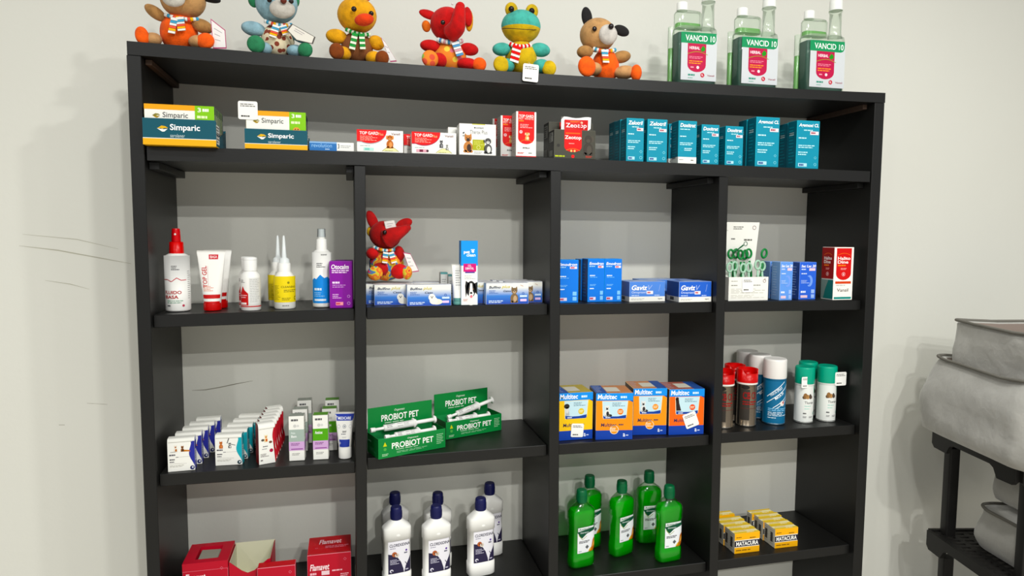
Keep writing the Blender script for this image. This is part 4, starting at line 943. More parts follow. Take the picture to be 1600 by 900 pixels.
def a_med(P):
    P.rect(0, .76, 1, .95, '2c3c96', 1); P.text('MEDICARE', .14, .79, .86, .87, 'f0f2fa', 3, .02); P.ring(.5, .6, .0055, .0012, '8a9098', 2, 6); P.disc(.5, .6, .002, '8a9098', 3); P.ring(.16, .6, .005, .0008, 'b0b4ba', 2, 6); P.ring(.86, .6, .005, .0008, 'b0b4ba', 2, 6)
    P.text('DENT', .38, .43, .64, .48, '3a3c40', 3, .02); P.small(.3, .37, .75, .41, 1, '77797c', 3); P.small(.36, .28, .66, .32, 2, 'a0a2a4', 3, .4); P.rect(.14, .03, .88, .24, '2a3a8e', 1)
P0 = foot(539.5, 718, 3, .0165); H = hgt(P0, 537, 643.5)
tube(P0, H, .0165, .024, 'white and blue squeeze tube standing beside the first inner post', a_med, 'f1f0ec', None, -.15, .24)

# ------------------------------------------------------------------ open green cartons with dosing syringes
def syringe(M, L, lab, grp):
    """M: world matrix, syringe axis along +x from the tip"""
    t = empty('dosing_syringe', M.translation, 0, lab, 'syringe', grp); t.matrix_world = M
    wp = mat('f2f1ee', .3); pr = lambda a, b_, c_: (c_, a, b_)
    def L_(q, rings, m): # loft along x
        b0 = B(); b0.loft(rings, m, 28); q.v += [(z, x, y) for x, y, z in b0.v]; o = len(q.v)-len(b0.v)
        for f, mi_, sm in zip(b0.f, b0.m, b0.sm): q.f.append([i+o for i in f]); q.m.append(q.mi(m)); q.sm.append(sm)
    q = B(); L_(q, [(0, .0055, .0055, 2), (.002, .0065, .0065, 2), (.012, .0058, .0058, 2), (.014, .0038, .0038, 2), (L*.19, .004, .004, 2)], wp); q.build('tip_cap', t)
    q = B(); L_(q, [(L*.19, .0042, .0042, 2), (L*.2, .0088, .0088, 2), (L*.64, .0092, .0092, 2), (L*.645, .013, .013, 2.6), (L*.655, .013, .013, 2.6), (L*.657, .0095, .0095, 2), (L*.685, .0095, .0095, 2)], wp)
    P = Pr(q, lambda x, y, e: (L*.21+x, -(.009+e)*math.cos(y/.009), (.009+e)*math.sin(y/.009)), L*.42, .016)
    P.small(.05, .1, .35, .9, 5, '77797a', 1, .4); P.rect(.42, .1, .62, .55, '3a3b3c', 1); P.small(.66, .1, .95, .9, 5, '8a8c8c', 1, .3); P.rect(.02, .94, .9, .99, '4a4c4c', 1); q.build('barrel', t)
    q = B(); L_(q, [(L*.685, .0052, .0052, 2), (L*.97, .0052, .0052, 2), (L*.971, .0105, .0105, 2), (L*.985, .0105, .0105, 2), (L, .009, .009, 2)], wp); q.build('plunger', t)
    return t
def openbox(BL, BR, TLy, flapTL, flapTR, lab):
    L, R = base(*BL, 3), base(*BR, 3); yaw = math.atan2(R.y-L.y, R.x-L.x); w = (R-L).to_2d().length; h = atY(BL[0], TLy, L.y).z-L.z
    c = (L+R)/2; c.z = szm(3, c.x, w/2)+.0006; d = .076
    t = empty('syringe_carton', c, yaw, lab, 'carton', 'open green cartons holding syringes')
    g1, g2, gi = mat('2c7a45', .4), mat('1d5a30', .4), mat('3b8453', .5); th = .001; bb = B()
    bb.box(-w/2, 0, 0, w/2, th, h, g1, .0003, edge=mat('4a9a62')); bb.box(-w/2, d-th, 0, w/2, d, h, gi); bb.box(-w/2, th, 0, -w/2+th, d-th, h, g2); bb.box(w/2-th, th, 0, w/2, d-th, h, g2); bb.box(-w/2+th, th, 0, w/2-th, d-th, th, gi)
    P = front(bb, w, d, h)
    def title(P, u0, u1, v0, v1): P.text('PROBIOT PET', u0, v0, u1, v1, 'f4f6f0', 3, .022)
    title(P, .19, .81, .42, .72); P.text('Organnact', .42, .78, .58, .88, 'e8f0e4', 3, .005, .2); P.small(.25, .34, .75, .38, 1, 'c8dcc8', 3, .7); P.small(.26, .16, .72, .28, 2, '9cc4a4', 3, .35)
    P.poly([(.065, .6), (.12, .6), (.0925, .82)], 'c9c93a', 2); P.disc(.0925, .45, .004, '5fa05a', 2); P.small(.05, .1, .14, .24, 2, 'b4d4b4', 3, .5); P.small(.86, .24, .97, .8, 6, 'a8ccac', 3, .4)
    Lp = left(bb, w, d, h); Lp.small(.1, .6, .5, .75, 1, '6fa080', 2); Lp.small(.15, .2, .8, .4, 3, '5a8c6a', 2, .3)
    # side wings folded down inside the opening
    bb.box(-w/2+.002, .006, h-.020, -w/2+w*.24, d-.006, h-.0192, gi); bb.box(w/2-w*.2, .006, h-.021, w/2-.002, d-.006, h-.0202, mat('5f9a70', .5))
    bb.build('tray_body', t)
    fb = B(); hf = max(.03, atY(flapTR[0], flapTR[1], c.y+.07).z-c.z-h)
    hf = .062; fb.box(-w/2+.002, d+.0005, .002, w/2-.002, d+.0015, h+hf, g1)
    P = Pr(fb, lambda x, y, e: (-w/2+.002+x, d-e, h+y), w-.004, hf); title(P, .2, .78, .36, .64); P.text('Organnact', .4, .72, .56, .84, 'e8f0e4', 3, .005, .2); P.small(.25, .26, .7, .31, 1, 'c8dcc8', 3, .7)
    fb.build('lid_flap', t)
    return t, w, h, yaw, c
def syr_at(t, w, h, yaw, c, x0, y0, z0, x1, y1, z1, lab):
    W = Matrix.Translation(c) @ Matrix.Rotation(yaw, 4, 'Z'); A, E_ = W @ Vector((x0, y0, z0)), W @ Vector((x1, y1, z1)); X = (E_-A).normalized(); Z = Vector((0, 0, 1)); Y = Z.cross(X).normalized(); Z = X.cross(Y)
    M = Matrix((X, Y, Z)).transposed().to_4x4(); M.translation = A; syringe(M, (E_-A).length, lab, 'white dosing syringes in the green cartons')
bA = openbox((591.5, 719), (696, 699), 688, (573, 646.5), (672, 632.5), 'open green carton of dosing syringes, the front left one')
bB = openbox((697, 688), (783.5, 672), 661, (670.5, 624), (759.5, 612), 'open green carton of dosing syringes, the rear right one')
w, h = bA[1], bA[2]
syr_at(*bA, -w*.5, .053, h+.0105, w*.48, .052, h+.0135, 'white dosing syringe lying across the top of the front left green carton')
syr_at(*bA, -w*.36, .022, h-.004, w*.4, .024, h-.005, 'white dosing syringe lower inside the front left green carton')
w, h = bB[1], bB[2]
syr_at(*bB, -w*.33, .050, h-.002, w*.50, .050, h+.030, 'white dosing syringe slanting up out of the rear right green carton')
syr_at(*bB, -w*.40, .022, h-.004, w*.34, .022, h-.005, 'white dosing syringe lower inside the rear right green carton')

# ------------------------------------------------------------------ blister cartons, third bay
def a_mult(c1, top, seal, flip, stick):
    def a(P, L, R, T):
        P.rect(0, 0, 1, .2, '1f3f94', 1); P.rect(0, .84, 1, 1, '1f8cd6', 1); P.poly([(.9, .84), (1, .84), (1, .8)], '2a4f9c', 1)
        P.text('Multitec', .04, .87, .56, .975, 'ffffff', 3, .02, .1); P.small(.66, .885, .92, .94, 1, 'd8ecfa', 3, .8)
        P.poly([(.17, .83), (.86, .83), (.82, .47), (.79, .45), (.22, .45), (.19, .47)], 'c9dfe6', 1); P.poly([(.2, .52), (.4, .5), (.6, .5), (.82, .53), (.82, .47), (.79, .45), (.22, .45), (.2, .47)], '24408c', 2)
        P.line(.17, .83, .19, .47, .0012, 'f4e8c8', 2); P.line(.86, .83, .82, .47, .0012, 'f4e8c8', 2); P.line(.19, .45, .8, .45, .0012, 'f4e8c8', 2)
        P.small(.44, .71, .78, .8, 3, '6a8490', 3, .4); P.disc(.66, .6, .0085, seal, 3); P.small(.6, .57, .72, .63, 2, 'f6ecd0', 4, .5); P.small(.26, .465, .46, .49, 1, 'e4ecf6', 3, .8)
        if flip == 0: P.disc(.24, .72, .008, '2a2624', 3, .007); P.disc(.25, .64, .005, 'd8d8d4', 3, .009); P.poly([(.2, .52), (.22, .66), (.3, .66), (.32, .52)], 'b4b8b8', 2)
        elif flip in (1, 3): P.pet(.3, .5, .032, 'e4e4e0', '2c2c2e', 3, ears='up'); P.disc(.36, .52, .008, '2c2c2e', 3, .004)
        else: P.poly([(.2, .53), (.18, .78), (.26, .82), (.28, .7), (.34, .53)], '2a1c18', 3); P.disc(.22, .79, .005, '3a241c', 3)
        P.text('Multitec', .14, .28, .56, .355, '3f3350', 3, .008, .1); P.small(.62, .3, .82, .34, 1, '5a4a50', 3, .7)
        if not stick: P.disc(.5, .21, .0125, 'f3ead2', 2); P.disc(.5, .21, .0112, c1, 3); P.small(.4, .17, .6, .26, 3, 'f6ecd8', 4, .5)
        P.text('a', .74, .06, .8, .13, 'e8ecf6', 3, .02); P.small(.82, .07, .92, .11, 1, 'd0d8ec', 3); L.rect(0, 0, 1, .2, '182f70', 1); L.line(.1, .2, .1, .98, .001, 'd8c0a0', 2)
        t1, t2 = ('34508c', top) if flip != 2 and flip != 3 else (top, '34508c')
        T.rect(0, 0, .3, 1, t1, 1) if flip in (0, 1) else T.rect(.7, 0, 1, 1, '34508c', 1)
        T.rect(.32, .2, .7, .75, 'd0cdc2', 2); T.small(.04, .1, .26, .9, 5, 'b8bccc', 2, .25)
    return a
def multi(xl, yb, xr, yr, yt, c1, top, seal, flip, lab, d=.095, w=None, stick=None):
    c, w_, h, a = fbox(3, xl, xr, yt, yb, yr, None, 0, w)
    if w: # keep the right edge where it shows
        R = base(xr, yr, 3); c = R-Vector((w/2, 0, 0)); c.z = szm(3, c.x, w/2)+.0006; a = 0; w_ = w
    o = carton('blister_carton', w_, d, h, [c1, '24408c', c1, '6f5a48', top, '24408c'], a_mult(c1, top, seal, flip, stick), c, a, edge='f0d8b0')
    tag(o, lab, 'medicine box', 'tall blister cartons in the third bay')
    if stick: sticker(o, *stick[:2], lambda x, y, e: (stick[2]*w_-w_/2+x, -.0006-e, stick[3]*h+y), tilt=stick[4])
    return o
multi(876, 687.5, 925.5, 686, 614, 'ecc414', 'b0a060', 'd9c24a', 0, 'yellow and blue carton with a price sticker, beside the middle post', w=.1, stick=(.036, .038, .55, .2, -4))
multi(930.5, 687.5, 988, 687, 615, 'ec9a24', 'b88464', 'ef8a3c', 1, 'orange and blue carton with no sticker, second from the left and standing furthest forward')
multi(988.5, 680, 1040.8, 679.5, 607.5, 'eb9c28', 'b88464', 'ef9a4c', 3, 'orange and blue carton with no sticker, third from the left')
multi(1044.6, 680, 1099.0, 678.8, 609, 'e67636', '9c6258', 'd8604a', 2, 'dark orange and blue carton with a tilted price sticker, rightmost of the four', stick=(.040, .043, .62, .32, 20))

# ------------------------------------------------------------------ spray cans, fourth bay
def can(P, H, r, body, cap, capf, label, grp, art, style='dome', stick=None, rz=0, metal=0):
    hc = H*(1-capf); t = empty('spray_can', P, rz, label, 'spray can', grp)
    bm1 = mat(body, .28 if not metal else .25, metal); bb = B()
    bb.loft([(0, r*.94, r*.94, 2), (.0015, r, r, 2), (.004, r, r, 2), (.005, r*.975, r*.975, 2), (hc-.004, r*.975, r*.975, 2), (hc-.003, r, r, 2), (hc, r, r, 2)], bm1, 64)
    bb.loft([(.0, r*.96, r*.96, 2), (.0032, r*1.015, r*1.015, 2), (.0045, r*1.0, r*1.0, 2)], mat('b8b8b4', .25, 1), 48)
    art(cyl(bb, r*.975, .006, hc-.006)); bb.build('can_body', t)
    q = B(); cm = mat(cap, .3)
    if style == 'dome': q.loft([(hc+.0002, r*1.0, r*1.0, 2), (hc+.003, r*1.02, r*1.02, 2), (H-.006, r*1.01, r*1.01, 2), (H-.002, r*.985, r*.985, 2), (H, r*.93, r*.93, 2), (H-.0012, r*.86, r*.86, 2)], cm, 64)
    else:
        seg = 48; vs = []
        def top_at(a): # notch at the front
            f = max(0, math.cos(a+math.pi/2)); return H-(H-hc)*.0-(.0 if f < .5 else (H-hc)*.28*min(1, (f-.5)/.2))
        for z in (0, 1):
            for k in range(seg): a = 2*math.pi*k/seg; vs.append((r*1.03*math.cos(a), r*1.03*math.sin(a), hc if z == 0 else top_at(a)))
        for z in (1, 0):
            for k in range(seg): a = 2*math.pi*k/seg; vs.append((r*.9*math.cos(a), r*.9*math.sin(a), (hc+(H-hc)*.35) if z == 0 else top_at(a)))
        fs = [(j*seg+k, j*seg+(k+1) % seg, (j+1)*seg+(k+1) % seg, (j+1)*seg+k) for j in range(3) for k in range(seg)]+[tuple(range(3*seg, 4*seg))]
        q.add(vs, fs, cm, True); q.loft([(hc+(H-hc)*.35, r*.45, r*.45, 2), (hc+(H-hc)*.72, r*.42, r*.42, 2), (hc+(H-hc)*.78, r*.3, r*.3, 2)], cm, 24)
        q.loft([(hc-.003, r*1.035, r*1.035, 2), (hc+.002, r*1.035, r*1.035, 2)], mat('e8e4e0', .3), 48)
    q.build('cap', t)
    if stick: sticker(t, stick[0], stick[1], lambda x, y, e: (stick[2]+x, -r*1.03-.001-e+stick[4], stick[3]+y))
    return t
def a_redcan(P):
    P.rect(.12, .12, .42, .9, '34302c', 1); P.text('CB', .2, .66, .44, .84, '8c1f24', 3, .02); P.text('CR', .48, .66, .66, .84, '7c2a2a', 3, .01); P.small(.2, .5, .66, .62, 2, '8c2a2a', 3, .5); P.line(.14, .42, .9, .42, .0008, '6a2c2c', 3)
    P.disc(.28, .955, .012, '1c1a18', 2, .006); P.rect(.9, 0, 1, 1, '2a2826', 1); P.rect(0, 0, .1, 1, '201e1c', 1)
g = 'steel spray cans with red caps'
P0 = foot(1165, 668.3, 3, .030); H = hgt(P0, 1167, 575.5); r_ = .0298
kr = can(P0, H, r_, '847a6d', 'b3151d', .24, 'steel spray can with a red notched cap, the front right one', g, a_redcan, 'notch', metal=.75)
dup(kr, P0+Vector((-.080, -.003, 0)), 'steel spray can with a red notched cap, touching the inner post')
dup(kr, P0+Vector((-.003, .063, .0003)), 'steel spray can with a red notched cap, standing behind the other two')
def a_bluecan(P):
    P.rect(0, 0, 1, 1, '1d6488', 1)
    for (u0, v0, u1, v1) in ((.1, .62, .62, .99), (.1, .47, .9, 1.0), (.28, .36, .85, .7), (.34, .33, .86, .62)): P.line(u0, v0, u1, min(v1, .985), .0022, 'e4ecf0', 2)
    P.text('PRATA SPRAY', .16, .72, .58, .79, 'dce8f0', 3, .02, 0, 36); P.text('MATA SV', .3, .62, .62, .69, 'f2f6f8', 3, .025, 0, 36)
    P.disc(.56, .47, .008, 'e6e0dc', 3); P.poly([(.55, .5), (.62, .52), (.6, .44)], 'b03030', 4); P.disc(.86, .8, .004, 'd89aa8', 3); P.disc(.87, .48, .004, 'c88a9c', 3); P.disc(.85, .24, .005, 'd89aa8', 3)
    P.small(.14, .28, .78, .36, 2, '8fc0e0', 3, .5); P.small(.14, .16, .8, .27, 3, 'dce8f0', 3, .45); P.small(.14, .11, .5, .14, 1, 'dce8f0', 3, .6)
g = 'blue spray cans with tall white caps'
P0 = foot(1208, 665.5, 3, .033); H = hgt(P0, 1212, 559.5)
kb = can(P0, H, .0335, '1d6488', 'e9e7e3', .295, 'blue spray can with a tall white cap, the frontmost', g, a_bluecan)
dup(kb, P0+Vector((-.006, .070, .0003)), 'blue spray can with a tall white cap, the middle one')
dup(kb, P0+Vector((-.005, .139, .0003)), 'blue spray can with a tall white cap, the rearmost, against the wall')
def a_teal_can(P):
    pts = [(.0, 0), (.0, .96), (.3, .96), (.34, 1.0), (.5, .995), (.56, .9)]+[(.56+.13*math.sin(k/10*math.pi*.9), .9-.75*k/10) for k in range(1, 11)]+[(.55, .06), (.4, 0)]
    P.rect(.0, .0, 1, 1, 'e6e8e4', 1); P.poly([(.7, 1), (.71, .86), (.77, .7), (.83, .5), (.85, .33), (.82, .18), (.76, .08), (.72, 0), (1, 0), (1, 1)], '1f9c80', 2); P.poly([(.72, .0), (.8, .12), (.84, .2), (1, .24), (1, 0)], '2a2826', 3)
    P.text('Tiuran', .34, .5, .66, .57, '3c3c3e', 4, .004); P.disc(.36, .72, .006, '8a6a4a', 4, .009); P.disc(.44, .7, .005, 'ab8660', 4, .007); P.disc(.53, .71, .004, '4a4038', 4, .008); P.disc(.31, .68, .004, '4a3a30', 4, .005); P.disc(.58, .69, .003, '6a5a50', 4, .005)
    P.small(.34, .42, .68, .45, 1, '8fc4b8', 4); P.small(.34, .34, .6, .38, 1, 'b0d8cc', 4); P.small(.3, .2, .46, .25, 1, '4a4a4c', 4, .7); P.small(.3, .09, .42, .15, 2, '77777a', 4, .5); P.small(.5, .09, .66, .15, 2, '77777a', 4, .5); P.ring(.72, .22, .0042, .0014, '2f9c8c', 4, 10)
g = 'white and teal spray cans with teal caps'
P0 = foot(1254.5, 662.5, 3, .028); H = hgt(P0, 1258, 572)
kt = can(P0, H, .0282, 'e6e8e4', '159a80', .3, 'white and teal spray can with a price sticker, left front one of three', g, a_teal_can, stick=(.030, .034, -.013, H*.74, .004), rz=-.05)
P1 = foot(1289.5, 660.5, 3, .028)
k2 = can(P1, H, .0282, 'e6e8e4', '159a80', .3, 'white and teal spray can with a price sticker sticking out, right one of three', g, a_teal_can, stick=(.040, .042, .026, H*.78, .003), rz=.0)
can(P0+Vector((.062, .066, 0)), H, .0282, 'e6e8e4', '159a80', .3, 'white and teal spray can standing behind the left front one', g, a_teal_can)

# ------------------------------------------------------------------ lowest visible shelf
def flam(xl, xr, yt, Y, ytb, Yb, lab, kind, w=None, h=None, yaw=0):
    L = atY(xl, yt, Y); z0 = -1.342; h = h or L.z-z0
    r = ray(xr, yt); Rr = CAM+r*((Y-CAM.y)/r.y); w = w or Rr.x-L.x; d = Yb-Y
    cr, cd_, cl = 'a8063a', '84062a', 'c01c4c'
    def art(P, Lf, Rf, T):
        P.text('Flamavet', .06, .66, .5, .8, 'f6e4e6', 3, .02, .2); P.small(.06, .56, .28, .62, 1, 'e8b8c0', 3, .8); P.rect(.32, .55, .5, .64, 'e8d0d4', 2); P.ring(.86, .86, .004, .001, 'd88090', 3, 4)
        P.small(.56, .6, .92, .66, 1, 'e8b8c0', 3, .5); P.small(.75, .48, .94, .56, 2, 'e8b8c0', 3, .5); P.small(.06, .4, .4, .5, 2, 'd890a0', 3, .4)
        if kind == 'closed': T.text('Flamavet', .25, .55, .78, .8, 'f0d0d4', 3, .02, .2); T.small(.4, .3, .95, .45, 2, 'd890a0', 3, .4); T.ring(.2, .35, .004, .001, 'd88090', 3, 4)
    c = Vector((L.x+w/2, Y, z0+.0006))
    if kind in ('closed', 'low'):
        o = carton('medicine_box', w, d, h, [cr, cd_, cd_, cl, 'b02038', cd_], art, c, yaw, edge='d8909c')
        return tag(o, lab, 'medicine box', 'crimson cartons on the bottom row')
    t = empty('medicine_box', c, yaw, lab, 'medicine box', 'crimson cartons on the bottom row')
    bb = B(); m1, m2, mi_ = mat(cr, .45), mat(cd_, .45), mat('c9c8b4', .6); th = .0012
    if kind == 'window':
        bb.box(-w/2, 0, 0, w/2, d, h-.02, m1, .0006, edge=mat('d8909c'))
        for (x0, y0, x1, y1) in ((-w/2, 0, w/2, d*.18), (-w/2, d*.82, w/2, d), (-w/2, d*.18, -w*.26, d*.82), (w*.26, d*.18, w/2, d*.82)): bb.box(x0, y0, h-.02, x1, y1, h, m1)
        bb.box(-w*.26, d*.18, h-.0199, w*.26, d*.82, h-.0195, mat('4a3a34', .6)); art(front(bb, w, d, h), None, None, topf(bb, w, d, h)); bb.build('carton_body', t)
        q = B(); q.box(-w*.22, d*.25, h-.016, w*.24, d*.75, h-.003, mat('8c8a80', .3), .002, T=lambda v: Vector((v.x, v.y, v.z-.004*(v.x/w+.5)))); q.build('blister_pack', t)['label'] = 'silvery blister pack seen through the top cutout'
    else:
        bb.prism([(-w/2, 0), (w/2, 0), (w/2, h), (w*.42, h*.98), (w*.1, h*.78), (-w*.06, h*.74), (-w*.2, h*.8), (-w*.46, h*.98), (-w/2, h)], 0, th, m1, lambda a, b_, z: (a, z, b_))
        bb.box(-w/2, d-th, 0, w/2, d, h*1.02, mi_); bb.box(-w/2, th, 0, -w/2+th, d-th, h, m2); bb.box(w/2-th, th, 0, w/2, d-th, h, m2); bb.box(-w/2+th, th, h*.35, w/2-th, d-th, h*.36, mi_)
        bb.box(w/2+.0004, d*.1, h*.3, w/2+.001, d*.95, h*1.03, m1); bb.box(-w/2+th, th, h*.36, -w/2+2*th, d-th, h*.99, mi_); bb.box(w/2-2*th, th, h*.36, w/2-th, d-th, h*.99, mi_)
        P = front(bb, w, d, h); P.text('Flamavet', .06, .56, .46, .68, 'f6e4e6', 3, .02, .2); P.small(.06, .46, .46, .53, 1, 'e8b8c0', 3, .7); P.ring(.86, .8, .004, .001, 'd88090', 3, 4)
        bb.build('carton_body', t)
    return t
flam(284.4, 356, 882.5, .055, 862, .165, 'crimson carton with a cutout in its top, leftmost of the bottom row', 'window')
flam(357.5, 423, 879, .06, 855, .165, 'crimson carton with its top cut open showing pale card, second from the left', 'open')
flam(479.8, 548.5, 869, .055, 848, .16, 'crimson closed carton standing alone at the right beside the inner post', 'closed')
flam(402, 461.5, 889, .022, 880, .052, 'low crimson carton standing in front of the cut-open one', 'low')

# white oval shampoo bottles
def flatbottle(P, H, rx, ry, body, capc, label, grp, art, rz, kind):
    t = empty('shampoo_bottle', P, rz, label, 'bottle', grp); n = 3.8
    Hb = H*.855; zs = H*.60
    if kind == 'white':
        rings = [(0, rx*.93, ry*.9, n), (.003, rx, ry, n), (H*.17, rx, ry, n), (H*.176, rx*.95, ry*.9, n), (H*.60, rx*.95, ry*.9, n), (H*.604, rx, ry, n), (H*.735, rx, ry, n), (H*.75, rx*.975, ry*.98, n), (H*.765, rx*.9, ry*.95, 3.4), (H*.835, rx*.44, ry*.72, 2.4), (H*.848, .0135, .0135, 2), (Hb, .0125, .0125, 2)]
        bm_ = mat(body, .32); bb = B(); bb.loft(rings, bm_, 72); art(bb, rx*.95, ry*.9, n, H); bb.ell((0, -ry*.985, H*.665), (.0055, .0012, .0038), bm_); bb.build('bottle_body', t)
    else:
        rings = [(0, rx*.92, ry*.88, n), (.004, rx, ry, n), (H*.17, rx, ry, n), (H*.185, rx*.95, ry*.92, n), (H*.55, rx*.95, ry*.92, n), (H*.565, rx, ry, n), (H*.62, rx*.97, ry*.97, n), (H*.63, rx, ry, n), (H*.72, rx*.99, ry, n), (H*.77, rx*.86, ry*.95, 2.8), (H*.815, rx*.52, ry*.75, 2.4), (H*.84, .0145, .0145, 2), (Hb, .013, .013, 2)]
        bb = B(); bb.loft(rings, mat('f2faf2', .06, 0, 'clear'), 72)
        P_ = oval(bb, rx*.95, ry*.92, n, -rx*.62, rx*.9, H*.2, H*.55); art(P_); bb.build('bottle_body', t)
        q = B(); k = .93; lr = [(z+.002 if i == 0 else z, a*k, b_*k, c_) for i, (z, a, b_, c_) in enumerate(rings[:10])]; lr = [r for r in lr if r[0] < H*.745]+[(H*.75, rx*.84, ry*.88, n)]
        q.loft(lr, mat('2ad41e', .06, 0, 'liquid'), 64); q.build('shampoo', t)['label'] = 'bright green liquid'
    q = B(); cm = mat(capc, .4); q.loft([(Hb-.004, .0145, .0145, 2), (Hb+.001, .0155, .0155, 2), (H-.006, .0152, .0152, 2), (H-.0015, .0142, .0142, 2), (H, .0125, .0125, 2)], cm, 40)
    for k in range(20): a = 2*math.pi*k/20; q.box(-.0008, -.0161, Hb+.002, .0008, -.0148, Hb+(H-Hb)*.6, cm, T=lambda v, a=a: Vector((v.x*math.cos(a)-v.y*math.sin(a), v.x*math.sin(a)+v.y*math.cos(a), v.z)))
    q.build('cap', t); return t
def a_clor(bb, rx, ry, n, H):
    P = oval(bb, rx, ry, n, -rx*.74, rx*.94, H*.185, H*.595, 14); P.rect(0, 0, 1, 1, 'eceaf0', 1)
    P.text('CLOREXIDINA', .06, .83, .96, .92, '26233a', 4, .014, .1); P.small(.08, .76, .45, .8, 1, '8a8898', 4, .5)
    P.poly([(0, 0), (0, .62), (.28, .58), (.42, .48), (.56, .33), (.66, .12), (.69, 0)], '2b2740', 2); P.poly([(.7, 0), (.77, .2), (1, .5), (1, 0)], '2b2740', 2); P.line(.74, .32, .83, .22, .0018, '2b2740', 3); P.line(.83, .22, .95, .42, .0018, '2b2740', 3)
    P.disc(.27, .6, .0068, 'a8664a', 4); P.disc(.38, .56, .0058, 'd8cfc4', 4); P.disc(.27, .6, .0016, '2a1e1a', 5); P.disc(.38, .56, .0013, '2a1e1a', 5); P.disc(.8, .68, .0028, '5a3a8a', 4); P.small(.7, .58, .92, .63, 1, '5a5a68', 4, .8)
    P.small(.08, .28, .5, .45, 4, 'd8d6e4', 4, .4); P.disc(.14, .09, .0048, 'e4e2ec', 4, n=14, a0=0, a1=270); P.disc(.15, .08, .0025, '2b2740', 5); P.small(.76, .06, .96, .1, 1, 'd8d6e4', 4, .8)
def pbase(xc, yt, Y, H): # foot under a cap seen at (xc, yt)
    T = atY(xc, yt, Y); return Vector((T.x, Y, -1.3413)), T.z+1.3413
rzb = .17
PB, HB = pbase(765, 754, .215, 0)
PF, HF = pbase(751, 776.5, .105, 0)
H = (HB+HF)/2; print('bottle heights', HB, HF)
g = 'white oval shampoo bottles with navy caps'
mb = flatbottle(PF, H, .0385, .0225, 'f0efeb', '191b46', 'white shampoo bottle with navy cap, front row, rightmost', g, a_clor, rzb, 'white')
for (xc, yt, Y, lab) in [(765, 754, .215, 'back row, rightmost, near the wall'), (681.5, 789, .10, 'front row, middle'), (619, 791, .095, 'front row, leftmost'), (684, 769, .205, 'back row, middle, hidden behind the front one'), (617, 769, .20, 'back row, leftmost, hidden behind the front one')]:
    # slide in depth until the cap top meets its place
    y = Y
    for _ in range(20):
        T = atY(xc, yt, y); e_ = T.z-(-1.3413+H)
        y += e_*1.5
    T = atY(xc, yt, y); print(lab, round(y, 3), T.x); dup(mb, Vector((T.x, y, -1.3413)), 'white shampoo bottle with navy cap, '+lab, rzb)
def a_green(P):
    P.poly([(0, 0), (0, .97), (.55, .97), (1, .97), (1, .3), (.8, .1), (.6, 0)], 'eceef0', 1); P.poly([(0, .78), (.14, .62), (.24, .55), (.5, .7), (1, .8), (1, .97), (0, .97)], '174a34', 2); P.poly([(.02, .82), (.9, .9), (.9, .96), (.02, .96)], 'dfe6e2', 3)
    P.text('Antipulgas', .06, .83, .84, .93, '1c4a3a', 4, .012); P.text('Shampoo', .14, .72, .6, .79, 'e8f0ec', 4, .006); P.line(.04, .7, .26, .5, .0014, '9aa83a', 3); P.line(.26, .5, .5, .62, .0014, '9aa83a', 3)
    P.small(.08, .36, .66, .46, 2, '4a4a4c', 4, .6); P.poly([(.42, .2), (.52, .28), (.62, .2), (.52, .12)], '5a5c5e', 4); P.small(.06, .05, .3, .09, 1, '77797c', 4)
    P.poly([(.66, .0), (.78, .2), (.84, .42), (.93, .5), (1, .46), (1, .2), (.86, .02)], 'a8672c', 4); P.poly([(.8, .15), (.88, .35), (.95, .38), (.97, .22)], 'd8a86a', 5); P.poly([(.56, 0), (.7, .14), (.86, .2), (.74, .06)], 'd8b84a', 4)
g = 'clear green shampoo bottles with dark green caps'
PG, HG = pbase(1046, 757.5, .062, 0); PG2, HG2 = pbase(1014.5, 735.5, .19, 0); H = (HG+HG2)/2; print('green', HG, HG2)
G4 = flatbottle(PG, H, .0395, .0235, '', '0d5c3c', 'green shampoo bottle with dark green cap, front row, rightmost', g, a_green, .12, 'green')
G4.location = PG
for (xc, yt, yb, rz, lab) in [(1014.5, 735.5, .19, -.02, 'back row, rightmost'), (972, 750.5, .12, .35, 'the middle one, turned to the right'), (921.5, 742.5, .16, .35, 'back row, partly hidden by the front left one'), (909, 764.5, .08, .22, 'front row, leftmost and nearest')]:
    y = yb
    for _ in range(25):
        T = atY(xc, yt, y); y += (T.z-(-1.3413+H))*1.5
    T = atY(xc, yt, y); print(lab, round(y, 3)); dup(G4, Vector((T.x, y, -1.3413)), 'green shampoo bottle with dark green cap, '+lab, rz)
